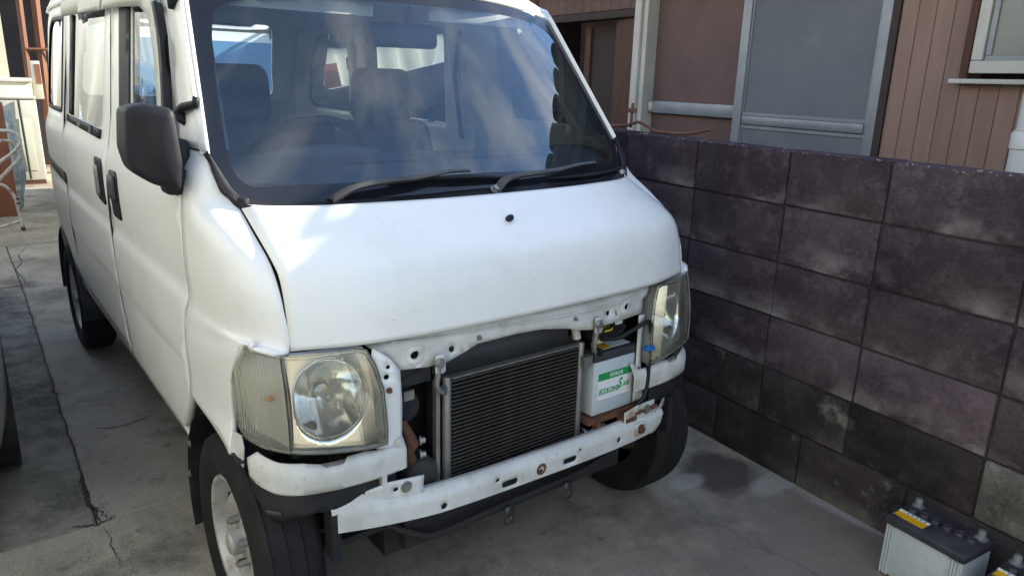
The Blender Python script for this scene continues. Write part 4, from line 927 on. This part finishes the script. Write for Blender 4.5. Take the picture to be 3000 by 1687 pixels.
for cxs in (-.29, .275):
    st = empty('front_seat', parent=van)
    box('cushion', (cxs - .22, .70, .62), (cxs + .22, 1.10, .78), 'seat_cloth', st, .05, 3)
    bm = bmesh.new(); bm_box(bm, (-.215, -.055, 0), (.215, .055, .34), .05, 3)
    for v in bm.verts: v.co.x *= 1 - .12 * v.co.z / .34; v.co.y += v.co.z * .22
    ob = link('backrest', from_bm(bm, True), 'seat_cloth', st); ob.location = (cxs, 1.08, .74)
    bm = bmesh.new(); bm_box(bm, (-.128, -.045, 0), (.128, .045, .20), .04, 3)
    for v in bm.verts: v.co.x *= 1 - .10 * max(0, v.co.z - .1) / .1
    ob = link('headrest', from_bm(bm, True), 'seat_cloth', st); ob.location = (cxs, 1.16, 1.07)
rs = box('rear_seat', (-.50, 2.05, .60), (.50, 2.20, 1.00), 'seat_cloth', van, .04, 3)
rm = empty('rear_view_mirror', parent=van)
bm = bmesh.new(); bm_box(bm, (-.105, -.016, -.034), (.105, .016, .034), .016, 3); ob = link('mirror_case', from_bm(bm, True), 'black_plastic', rm); ob.location = (-.045, .43, 1.352); ob.rotation_euler = (R(-12), 0, R(-12))
tube('stem', [(-.03, .45, 1.37), (-.015, .45, 1.40), (0, .455, 1.43)], .008, 'black_plastic', rm, 8)
for s, xs in ((1, .60), (-1, .60)):
    tube('seat_belt', [(s * .605, 1.12, 1.42), (s * .59, 1.13, 1.25), (s * .62, 1.12, 1.0)], .018, 'dark', van, 6, 0, .15)
    box('b_pillar_trim', (s * .635 - .012, 1.06, .45), (s * .635 + .012, 1.24, 1.04), 'trim_grey', van)
    panel('side_trim', [(1.2, .45), (2.9, .45), (2.9, .98), (1.2, .98)], side_f(s, -.05), 'headliner', van, step=.12)
for s in (-1, 1): box('sun_shade', (s * .29 - .20, .50, 1.40), (s * .29 + .20, .515, 1.47), 'headliner', van, .006)

# ================================================================== BLOCK WALL (local frame: x away from the van, y along the wall)
WP = (.99741, .18405, 0); WR = math.atan2(-.1025999, .9947227)
wall = empty('block_wall', WP, WR); tag(wall, 'low wall of dark weathered concrete blocks beside the van', 'wall')
box('mortar_core', (.010, -3.0, -.05), (.088, 5.9, 1.050), 'mortar', wall)
ZR = [1.0586, .886, .703, .523, .348, .175, -.02]
cols = [.019 + .372 * k for k in range(15, 0, -1)] + [.016, -.371, -.696, -1.072, -1.43, -1.79, -2.15, -2.51, -2.87]
bmcache = {}
def block(y0, y1, z0, z1, mat):
    bm = bmesh.new(); j = lambda a=.0025: random.uniform(-a, a)
    bm_box(bm, (-.0 + j(.002), y0 + .003 + j(), z0 + .003 + j(.0015)), (.098, y1 - .003 + j(), z1 - .003 + j(.0015)), .005, 2)
    for v in bm.verts:
        v.co.y += random.uniform(-.0012, .0012); v.co.z += random.uniform(-.0012, .0012)
        if z1 > 1.0 and v.co.z > z1 - .02: v.co.z += random.uniform(-.004, .001); v.co.x += random.uniform(-.003, .003)
    c = Vector((.05, (y0 + y1) / 2, (z0 + z1) / 2)); bmesh.ops.translate(bm, verts=bm.verts, vec=-c)
    o = link('block', from_bm(bm, True, 35), mat, wall); o.location = c
    return o
for r_ in range(6):
    cc = cols if r_ < 5 else [(a + b) / 2 - .015 for a, b in zip(cols[:-1], cols[1:])]
    for a, b in zip(cc[:-1], cc[1:]): block(b, a, ZR[r_ + 1], ZR[r_], 'block' if r_ < 4 else 'block_pale' if (r_ == 4 and abs(a + 1.072) < .01) else 'block_low')
# crumbled mortar along the top edge
V = []; F = []
for k in range(420):
    y = random.uniform(-1.4, 3.0); r_ = random.uniform(.0015, .0045); x = random.gauss(.004, .006); z = 1.0555 + random.uniform(-.008, .003)
    b_ = len(V); V += [(x + random.uniform(-1, 1) * r_ * 1.6, y + random.uniform(-1, 1) * r_ * 1.6, z + random.uniform(-1, 1) * r_) for _ in range(4)]
    F += [(b_, b_ + 1, b_ + 2), (b_, b_ + 2, b_ + 3), (b_, b_ + 3, b_ + 1), (b_ + 1, b_ + 3, b_ + 2)]
pmat('crumb', (.40, .34, .32), (.28, .23, .22), 30, rough=.95)
tag(link('mortar_crumbs', mesh(V, F, False), 'crumb', wall), kind='stuff')
def loc(n, t, z=0):
    c_, s_ = math.cos(WR), math.sin(WR); return Vector((WP[0] + c_ * n - s_ * t, WP[1] + s_ * n + c_ * t, z))
# bent rusty rod lying on the wall
rod = empty('rusty_rod', WP, WR); tag(rod, 'bent rusty iron rod lying along the top of the block wall', 'rod')
pmat('rod_rust', (.20, .095, .07), (.12, .055, .04), 20, rough=.85)
tube('bar', [(.03, .75, 1.066), (.035, .55, 1.070), (.04, .45, 1.078), (.045, .395, 1.094), (.05, .355, 1.086), (.05, .30, 1.068), (.05, .245, 1.065), (.055, .134, 1.068), (.06, .023, 1.090)], .006, 'rod_rust', rod, 8, 40)
tube('upright_stub', [(.05, .438, 1.07), (.05, .437, 1.12), (.05, .434, 1.165)], .006, 'rod_rust', rod, 8); box('collar', (.036, .42, 1.128), (.062, .452, 1.146), 'rod_rust', rod, .003)

# grit and dead leaves along the foot of the wall and in the joints
V = []; F = []
def chip(p, r_):
    b_ = len(V)
    for _ in range(4): V.append((p[0] + random.uniform(-1, 1) * r_, p[1] + random.uniform(-1, 1) * r_, p[2] + random.uniform(0, .9) * r_))
    F.extend([(b_, b_ + 1, b_ + 2), (b_, b_ + 2, b_ + 3), (b_, b_ + 3, b_ + 1), (b_ + 1, b_ + 3, b_ + 2)])
for k in range(1100):
    t_ = random.uniform(-1.4, 3.0); p = loc(-abs(random.gauss(0, .035)) - .004, t_, .001); chip(p, random.choice((.0015, .002, .003, .005)))
for k in range(500):
    p = (random.uniform(-1.3, 1.0), random.uniform(-1.2, 1.2), .001); chip(p, random.choice((.001, .0015, .002, .003)))
for k in range(350): chip((-.90 + random.gauss(0, .02), random.uniform(.6, 3.5), .001), random.choice((.002, .003, .005)))
pmat('grit', (.20, .17, .13), (.10, .075, .05), 40, rough=.95)
gd = link('grit', mesh(V, F, False), 'grit'); tag(gd, 'loose grit and crumbs scattered over the concrete', 'grit', kind='stuff')
# ================================================================== HOUSE behind the wall
D = 1.15
house = empty('house', WP, WR); tag(house, 'brown timber house with sliding screens behind the block wall', 'house')
# siding boards
y = .062; k = 0; W_ = .0735
pl0 = None
win = (-.255, -1.05, 1.312, 1.95)
def board(y0, y1, z0, z1, mat='siding', off=0.0, name='siding_board'):
    bm = bmesh.new(); bm_box(bm, (D + off, y0 + .0012, z0), (D + .03 + off, y1 - .0012, z1), .002, 1)
    return link(name, from_bm(bm), mat, house)
while y > -3.2:
    y1 = y - W_
    if y1 < win[0] + .005 and y > win[1] - .02: board(y1, y, .0, win[2] - .04); board(y1, y, win[3], 2.2)
    else: board(y1, y, 0, 2.2)
    y = y1
box('wall_backing', (D + .005, -3.2, 0), (D + .10, .06, 1.27), 'siding', house)
box('wall_backing', (D + .005, -3.2, 1.96), (D + .10, .06, 2.2), 'siding', house)
box('wall_backing', (D + .005, -3.2, 1.27), (D + .10, win[1], 1.96), 'siding', house); box('wall_backing', (D + .005, win[0], 1.27), (D + .10, .06, 1.96), 'siding', house)
# small window
wd = empty('window', parent=house)
box('jamb', (D - .02, -.256, 1.285), (D + .03, -.228, 1.98), 'old_wood', wd, .003)
boxes('frame', [((D - .012, -.300, 1.36), (D + .03, -.258, 1.95)), ((D - .012, -1.05, 1.312), (D + .03, -.258, 1.358))], 'white_frame', wd, .002)
boxes('sash', [((D - .002, -.325, 1.378), (D + .02, -.302, 1.94)), ((D - .002, -1.04, 1.358), (D + .02, -.302, 1.378))], 'aluminium', wd, .002)
box('pane', (D + .006, -1.03, 1.376), (D + .012, -.32, 1.94), 'frosted', wd)
box('sill', (D - .06, -1.08, 1.272), (D + .03, -.212, 1.290), 'white_frame', wd, .003)
# sliding screen panels
box('jamb', (D - .01, .062, 0), (D + .06, .094, 2.1), 'dark_brown', house)
sc = empty('screen_door', parent=house)
boxes('stile', [((D - .012, .0955, .3), (D + .018, .137, 2.05)), ((D - .012, .848, .3), (D + .018, .901, 2.05))], 'aluminium', sc, .002)
box('inner_bead', (D - .002, .137, .3), (D + .012, .150, 2.05), 'aluminium', sc); box('inner_bead', (D - .002, .838, .3), (D + .012, .848, 2.05), 'aluminium', sc)
box('mid_rail', (D - .010, .150, 1.050), (D + .016, .838, 1.092), 'aluminium', sc, .002); box('rail_bead', (D - .002, .150, 1.094), (D + .012, .838, 1.110), 'aluminium', sc); box('rail_bead', (D - .002, .150, 1.030), (D + .012, .838, 1.046), 'aluminium', sc)
box('screen', (D + .004, .148, 1.108), (D + .008, .84, 2.05), 'screen', sc); box('kick_panel', (D + .004, .148, .3), (D + .008, .84, 1.034), 'screen', sc)
tag(sc, 'grey insect screen in an aluminium frame')
p1 = empty('shutter_panel', parent=house)
box('sheet', (D + .055, .89, .0), (D + .065, 1.61, 2.1), 'plywood', p1)
box('rail', (D + .020, .902, 1.072), (D + .050, 1.600, 1.140), 'aluminium', p1, .003)
box('latch', (D + .012, 1.555, 1.085), (D + .022, 1.592, 1.135), 'white_frame', p1, .003)
boxes('post', [((D - .03, 1.600, 0), (D + .07, 1.637, 2.1)), ((D - .05, 1.640, 0), (D + .07, 1.695, 2.1))], 'white_frame', house, .003)
# doorway with wooden jambs
dw = empty('doorway', parent=house)
for k in range(4): box('jamb_board', (D + .0 + .012 * k, 1.700 + .067 * k, 0), (D + .05 + .012 * k, 1.764 + .067 * k, 1.62), 'old_wood', dw, .004)
box('opening_back', (D + .42, 1.95, 0), (D + .44, 2.85, 1.66), 'interior_dark', dw); box('opening_floor', (D + .05, 1.97, .0), (D + .42, 2.80, .3), 'interior_dark', dw)
box('inner_door', (D + .16, 1.97, .3), (D + .19, 2.40, 1.60), 'interior_dark', dw, .004); box('door_stile', (D + .14, 2.36, .3), (D + .17, 2.42, 1.60), 'old_wood', dw, .004)
box('lintel', (D - .02, 1.700, 1.622), (D + .06, 2.80, 1.668), 'dark_brown', dw, .004)
y = 1.70
while y < 2.80: board(y, y + .095, 1.672, 2.12, 'plywood', -.006); y += .095
box('corner_post', (D - .02, 2.80, 0), (D + .08, 2.90, 2.1), 'old_wood', house, .004)
# corrugated metal wall further back
def corr(name, y0, y1, z0, z1, x, pitch, amp, mat, parent, ax='y'):
    n_ = int((y1 - y0) / pitch * 6); V = []
    for i in range(n_ + 1):
        t = y0 + (y1 - y0) * i / n_; dx = amp * math.sin(2 * math.pi * (t - y0) / pitch)
        for z in (z0, z1): V.append((x + dx, t, z) if ax == 'y' else (t, x + dx, z))
    return solidify(link(name, mesh(V, [(2 * i, 2 * i + 2, 2 * i + 3, 2 * i + 1) for i in range(n_)], True), mat, parent), .003, 0)
corr('corrugated_sheet', 2.90, 5.6, 0, 2.2, D + .02, .10, .012, 'corrugated', house)
# roof: eave tiles, soffit, slab
EX, EZ = .65, 2.115
rf = mesh([(EX, -5, EZ), (EX, 5.7, EZ), (4.2, 5.7, EZ + 1.55), (4.2, -5, EZ + 1.55), (EX + .02, -5, EZ - .03), (EX + .02, 5.7, EZ - .03), (4.2, 5.7, EZ + 1.45), (4.2, -5, EZ + 1.45)], [(0, 1, 2, 3), (4, 7, 6, 5), (0, 4, 5, 1), (1, 5, 6, 2), (2, 6, 7, 3), (3, 7, 4, 0)], False)
roof_h = link('roof', rf, 'tile', house)
tl = mesh([v for v in sum([[(EX - .015 + .26 * e, .012 + .11 * math.cos(a) - .0, EZ + .004 + .113 * e + .032 * math.sin(a)) for a in [math.pi * k / 8 for k in range(9)]] for e in (0, 1)], [])], [(i, i + 1, 10 + i, 9 + i) for i in range(8)] + [tuple(range(9))], True)
for k in range(45):
    o = link('roof_tile', tl, 'tile', roof_h); o.location = (0, -4.9 + .235 * k, 0)
box('fascia', (EX + .03, -5, EZ - .11), (EX + .05, 5.7, EZ - .03), 'dark_brown', roof_h)
box('gable_wall', (D + .1, 5.5, 0), (4.0, 5.58, 2.2), 'plywood', house); box('upper_wall', (D + .04, -3.2, 2.2), (D + .1, 5.55, 2.28), 'plywood', house)
box('gable_wall', (D + .1, -3.25, 0), (4.0, -3.2, 2.3), 'plywood', house)
box('rear_wall', (D + 2.4, -3.2, 0), (D + 2.5, 5.5, 2.9), 'interior_dark', house); box('room', (D + .12, -3.2, 1.0), (D + .14, .06, 2.2), 'interior_dark', house)
# downpipe
dp = empty('downpipe', WP, WR); tag(dp, 'pale grey plastic downpipe at the right edge in front of the siding', 'pipe')
for nm, z0, z1, r_ in (('lower_pipe', 0, 1.06, .052), ('upper_pipe', 1.10, 2.0, .046)):
    lathe_obj(nm, [(z0, r_ - .004), (z0, r_), (z1, r_), (z1, r_ - .004)], 28, 'white_pvc', dp, 'z', (1.0, -.582, 0))
lathe_obj('collar', [(1.05, .050), (1.055, .057), (1.105, .057), (1.12, .047)], 28, 'white_pvc', dp, 'z', (1.0, -.582, 0))
lathe_obj('strap', [(1.11, .0475), (1.11, .0495), (1.118, .0495), (1.118, .0475)], 28, 'alloy', dp, 'z', (1.0, -.582, 0))

# ================================================================== BATTERIES on the ground
def floor_battery(name, org, ang, label, near):
    b = empty(name, org, ang); tag(b, label, 'battery', 'old batteries on the ground by the wall')
    Lx, Wy, Hh = .2065, .138, .148
    # local x: along the length (away from van front towards camera), y: towards wall
    box('case', (.004, .004, 0), (Lx - .004, Wy - .004, Hh), 'batt_case', b, .005)
    bm = bmesh.new()
    for x in (.010, .018, .026, Lx - .034, Lx - .026, Lx - .018, Lx - .010): bm_box(bm, (x - .0025, .0005, .004), (x + .0025, .006, Hh - .004))
    for i, x in enumerate((.010, .018, .026, Lx - .034, Lx - .026, Lx - .018, Lx - .010)):
        box('corner_rib', (x - .0026, .0008, .004), (x + .0026, .006, Hh - .002), 'batt_case', b)
    bm.free()
    lid = box('lid', (-.001, -.001, Hh), (Lx + .001, Wy + .001, Hh + .022), 'batt_lid', b, .005)
    box('lid_lip', (.004, -.004, Hh + .004), (Lx - .004, -.001, Hh + .014), 'batt_lid', lid)
    for k in range(6):
        x = .028 + k * .0300
        lathe_obj('cell_cap', [(0, .0125), (.004, .0125), (.005, .0115), (.009, .0112), (.011, .010), (.009, .006), (.009, 0)], 18, 'batt_lid', lid, 'z', (x, .076, Hh + .022)); box('cap_slot', (x - .006, .0745, Hh + .0312), (x + .006, .0775, Hh + .0335), 'ink', lid)
    for x in (.020, Lx - .024):
        lathe_obj('terminal', [(0, .0165), (.004, .0165), (.006, .013), (.010, .0105), (.022, .0092), (.025, .007), (.0255, 0)], 18, 'lead', lid, 'z', (x, .113, Hh + .022))
    lb = box('warning_label', (.006, .022, Hh + .0222), (.085, .058, Hh + .0227), 'label_yellow', lid)
    lw = box('label_strip', (.004, .050, Hh + .0229), (.085, .062, Hh + .0232), 'label_white', lid)
    for k, m_ in enumerate(('plug_yellow', 'blue_clip', 'ink', 'ink', 'blue_clip', 'ink')):
        lathe_obj('pictogram', [(0, 0), (0, .0034)], 10, m_, lid, 'z', (.016 + k * .0115, .056, Hh + .0234))
    text('lettering', 'DC', .016, 'ink', lid, (.026, .028, Hh + .0229), (0, 0, R(180)), ext=.0001)
    text('embossed_mark', 'GS', .030, 'batt_case', b, (.085, .0035, .060), (R(90), 0, 0), ext=.0008, sx=.9) if near else None
    lathe_obj('embossed_ring', [(0, .030), (.0012, .031), (0, .032)], 30, 'batt_case', b, 'y', (.098, .0034, .070)) if near else None
    box('grime_line', (.002, .002, 0), (Lx - .002, Wy - .002, .006), 'rust', b)
    return b
ang = math.atan2(-.205, -.025)
floor_battery('car_battery', (.727, -.740, 0), ang, 'old car battery with yellow label and six cell caps standing by the wall', True)
floor_battery('car_battery', (.665, -1.000, 0), ang + .06, 'second old battery cut off by the lower right corner, only its top showing', False)

# ================================================================== LEFT: parked car, corrugated wall, back yard
cw = empty('corrugated_wall', (-3.35, 3.0, 0)); tag(cw, 'tall white corrugated metal wall mirrored in the van windows', 'wall')
def corr_line(name, a, b, h, pitch, amp, mat, parent):
    a = Vector((*a, 0)); b = Vector((*b, 0)); d = b - a; ln = d.length; d.normalize(); nn = Vector((d.y, -d.x, 0)); m_ = int(ln / pitch * 8); V = []
    for i in range(m_ + 1):
        p = a + d * (ln * i / m_) + nn * amp * math.sin(2 * math.pi * ln * i / m_ / pitch)
        V += [tuple(p), (p.x, p.y, h)]
    return solidify(link(name, mesh(V, [(2 * i, 2 * i + 2, 2 * i + 3, 2 * i + 1) for i in range(m_)], True), mat, parent), .004, 0)
corr_line('sheet', (.6, -9), (.6, 1.7), 4.0, .30, .045, 'corr_white', cw); corr_line('sheet', (.6, 1.7), (2.0, 4.9), 4.0, .30, .045, 'corr_white', cw)
car = empty('parked_car', (-1.052, 1.30, 0)); tag(car, 'grey-green small car at the left edge, mostly outside the picture', 'car')
# car local frame: x=0 is its side facing the van, body towards -x; y back
sec = [(-.02, .26), (-.004, .34), (0, .55), (-.004, .78), (-.03, .90), (-.06, .93), (-.22, 1.36), (-.30, 1.44), (-.70, 1.47)]
def car_row(y, k):
    pts = []
    for x, z in sec:
        zz = z if z < .9 else .9 + (z - .9) * k
        pts.append(Vector((x if k > .5 else x * (1 if z < .9 else .8), y, zz)))
    return pts + [Vector((-1.42 - p.x, p.y, p.z)) for p in pts[-2::-1]]
rows = [car_row(-.62, .02), car_row(-.58, .06), car_row(-.3, .10), car_row(.05, .16), car_row(.55, .86), car_row(.8, 1.0), car_row(1.6, 1.0), car_row(2.3, .95), car_row(2.55, .6), car_row(2.62, .1)]
for i, r_ in enumerate(rows):
    if i == 0:
        for p in r_: p.x = -.71 + (p.x + .71) * .86
    if i == 1:
        for p in r_: p.x = -.71 + (p.x + .71) * .95
link('body', patch(rows, 34, 40, (-.71, 1, .6)), 'car_grey', car)
def cs(y, z): 
    x = interp([(.55, 0), (.78, -.004), (.90, -.03), (.93, -.06), (1.36, -.22), (1.44, -.30)], z); return Vector((x + .012, y, z))
for poly in ([(.50, .95), (1.15, .95), (1.12, 1.34), (.86, 1.34)], [(1.20, .95), (1.95, .95), (1.85, 1.34), (1.18, 1.34)]):
    panel('side_window', rounded(poly, .04), cs, 'frit', car, step=.08, thick=.004, ref=(-.7, 1, .6)); 
    panel('window_trim', rounded([(a + (.03 if a > .9 else -.03) * 0, b) for a, b in poly], .05), lambda a, b: cs(a, b) - Vector((.004, 0, 0)), 'chrome', car, step=.08, thick=.003, ref=(-.7, 1, .6))
for y in (0, 1.95):
    lathe_obj('tyre', [(-.17, .17), (-.17, .25), (-.15, .272), (-.03, .272), (-.008, .25), (-.002, .20), (-.012, .165)], 40, 'rubber', car, 'x', (.004, y, .272)); lathe_obj('rim', [(-.02, .165), (-.03, .15), (-.03, .06), (-.01, .04), (-.01, 0)], 30, 'wheel_paint', car, 'x', (.004, y, .272))
    lathe_obj('wheel_arch', [(-.2, .30), (.003, .31), (.003, .285)], 40, 'dusty_black', car, 'x', (.0, y, .285))
panel('windshield', rounded([(-1.24, .1), (-.18, .1), (-.30, .9), (-1.12, .9)], .06), lambda x, t: Vector((x, .10 + .46 * t, .945 + .37 * t)), 'frit', car, step=.1)
box('bumper', (-1.34, -.70, .24), (-.08, -.50, .52), 'car_grey', car, .05, 3)
# washing machine, sink, board, posts at the back of the yard
wm = empty('washing_machine', (-.50, 8.05, 0)); tag(wm, 'old cream washing machine standing at the back left', 'washing machine')
box('body', (-.30, 0, .04), (.262, .52, .90), 'washer_white', wm, .02, 2); box('lid', (-.30, -.005, .90), (.262, .52, .935), 'washer_white', wm, .012)
box('front_panel', (-.27, -.006, .15), (.19, .0, .70), 'washer_panel', wm, .003); box('skirt', (-.28, .01, .0), (.25, .05, .05), 'rust', wm); tube('drain_hose', [(.10, -.02, .90), (.105, -.025, .5), (.11, -.02, .06)], .012, 'grey_plastic', wm, 8, 8)
sk = empty('utility_sink', (-.55, 8.52, 0)); tag(sk, 'cream concrete sink cabinet behind the washing machine', 'sink')
box('cabinet', (-.4, 0, 0), (.335, .5, 1.07), 'cream', sk, .01); box('rim', (-.42, -.02, 1.07), (.345, .52, 1.112), 'washer_white', sk, .008)
sh = empty('shed', (0, 9.0, 0)); tag(sh, 'dark open shed with orange brown timber posts at the back left', 'shed')
def lean_post(nm, a, b, w): 
    bm = bmesh.new(); tube_v(bm, [a, b], w, 4); ob = link(nm, from_bm(bm), 'warm_wood', sh); return ob
lean_post('post', (-.19, 0, 0), (-.19, 0, 1.12), .035); lean_post('post', (-.19, 0, 1.12), (-.165, 0, 2.5), .035); lean_post('post', (-.06, .03, 0), (.0, .03, 2.5), .045)
tube('rail', [(-.18, -.02, 1.43), (.5, -.02, 1.44)], .018, 'warm_wood', sh, 6); box('rear_wall', (-1.3, .9, 0), (2.5, .95, 2.8), 'interior_dark', sh); box('shed_roof', (-1.3, .25, 2.5), (2.5, 1.2, 2.56), 'corrugated', sh)
cb = box('leaning_board', (-1.25, 8.62, .9), (-.40, 8.65, 2.2), 'cream'); tag(cb, 'tall cream board standing behind the sink at the left edge', 'board')
eb = empty('meter_box', (-.14, 8.72, 0)); tag(eb, 'small grey box with a dark front beside the timber post', 'box'); box('case', (-.045, 0, .88), (.05, .12, 1.30), 'washer_white', eb, .006); box('dark_front', (-.008, -.004, 1.05), (.046, .0, 1.265), 'brown_board', eb)
# tubular chair frame
ch = empty('chair_frame', (-.75, 5.35, 0)); tag(ch, 'rusty white tubular steel chair frame at the left edge', 'chair')
def cp(L_): return [(x + .75, y, z) for x, y, z in L_]
r_ = .013
tube('upper_rail', cp([(-1.0, .0, .775), (-.742, 0, .769), (-.68, 0, .763), (-.64, 0, .735), (-.626, 0, .70), (-.64, 0, .65), (-.70, 0, .59), (-.774, 0, .537), (-1.0, 0, .36)]), r_, 'tube_paint', ch, 10, 48)
tube('seat_rail', cp([(-1.0, .04, .695), (-.753, .04, .690), (-.68, .04, .685), (-.640, .04, .65), (-.630, .04, .60), (-.65, .04, .55), (-.72, .04, .475), (-.793, .04, .402), (-1.0, .04, .2)]), r_, 'tube_paint', ch, 10, 48)
tube('leg', cp([(-1.0, .02, .40), (-.80, .02, .365), (-.745, .02, .315), (-.715, .02, .25), (-.704, .0, .14), (-.695, -.02, .012)]), r_, 'tube_paint', ch, 10, 30)
tube('stretcher', cp([(-1.0, .01, .015), (-.845, .01, .035), (-.703, .0, .075)]), r_ * .9, 'tube_paint', ch, 10, 8); tube('foot', cp([(-.697, -.018, .03), (-.694, -.022, .0)]), .016, 'rust', ch, 10)
for z in (.25, .215): tube('clamp', cp([(-.715, -.02, z), (-.69, -.02, z)]), .008, 'rust', ch, 6)
bb = box('brown_board', (-1.3, 6.05, .0), (-.66, 6.08, .95), 'brown_board'); tag(bb, 'reddish brown board standing behind the chair frame', 'board')
bgm = bmesh.new(); bmesh.ops.create_icosphere(bgm, subdivisions=4, radius=1)
from mathutils import noise
for v in bgm.verts:
    n_ = noise.noise(v.co * 2.3) * .25 + noise.noise(v.co * 6) * .10; v.co *= 1 + n_
    v.co = Vector((v.co.x * .085, v.co.y * .12, max(0, .44 + v.co.z * .44)))
bgo = link('plastic_bag', from_bm(bgm, True), 'plastic_bag'); bgo.location = (-.645, 6.32, 0); tag(bgo, 'crumpled pale blue plastic sack standing behind the brown board', 'sack')
# white van parked behind, seen through the rear window
rv = empty('parked_van', (.55, 4.3, 0)); tag(rv, 'white van parked behind, seen through the rear window', 'van')
rows = []
for y, k in ((0, .94), (.06, .99), (.5, 1), (2.6, 1), (3.0, .95)):
    h_ = 1.62 if y else 1.55
    rows.append([Vector((x * k, y + (.14 if z > 1.3 else 0) * (1 if y < .3 else 0), min(z, h_))) for x, z in [(-.68, .2), (-.70, .6), (-.69, 1.0), (-.64, 1.4), (-.58, 1.56), (-.3, 1.61), (0, 1.62), (.3, 1.61), (.58, 1.56), (.64, 1.4), (.69, 1.0), (.70, .6), (.68, .2)]])
bd = patch(rows, 40, 12, (0, 1.5, .8)); link('body', bd, 'paint', rv)
panel('front_face', [(-.63, .25), (.63, .25), (.65, .6), (.645, 1.0), (.60, 1.38), (.54, 1.53), (-.54, 1.53), (-.60, 1.38), (-.645, 1.0), (-.65, .6)], lambda x, z: Vector((x, .0 + max(0, z - 1.0) * .28, z)), 'paint', rv, step=.1)
panel('windshield', rounded([(-.60, 1.0), (.60, 1.0), (.53, 1.46), (-.53, 1.46)], .05), lambda x, z: Vector((x, -.006 + max(0, z - 1.0) * .28, z)), 'car_blue', rv, step=.1)
for s in (-1, 1): box('headlamp', (s * .5 - .1, -.02, .62), (s * .5 + .1, .01, .78), 'reflector', rv, .02)
box('bumper', (-.66, -.06, .22), (.66, .03, .46), 'paint', rv, .03)
for x in (-.66, .52):
    for y in (.45, 2.5): lathe_obj('tyre', [(0, .16), (0, .24), (.02, .26), (.12, .26), (.14, .24), (.14, .16)], 30, 'rubber', rv, 'x', (x, y, .26))

# everything round the van is set to true scale against the van (measured about the viewpoint)
KS = 1.0964; CP = Vector((-1.10023, -1.46262, 1.24477))
for o in list(C.objects):
    if o.parent is None and o not in (van, cam, so):
        o.location = CP + (o.location - CP) * KS; o.scale = o.scale * KS
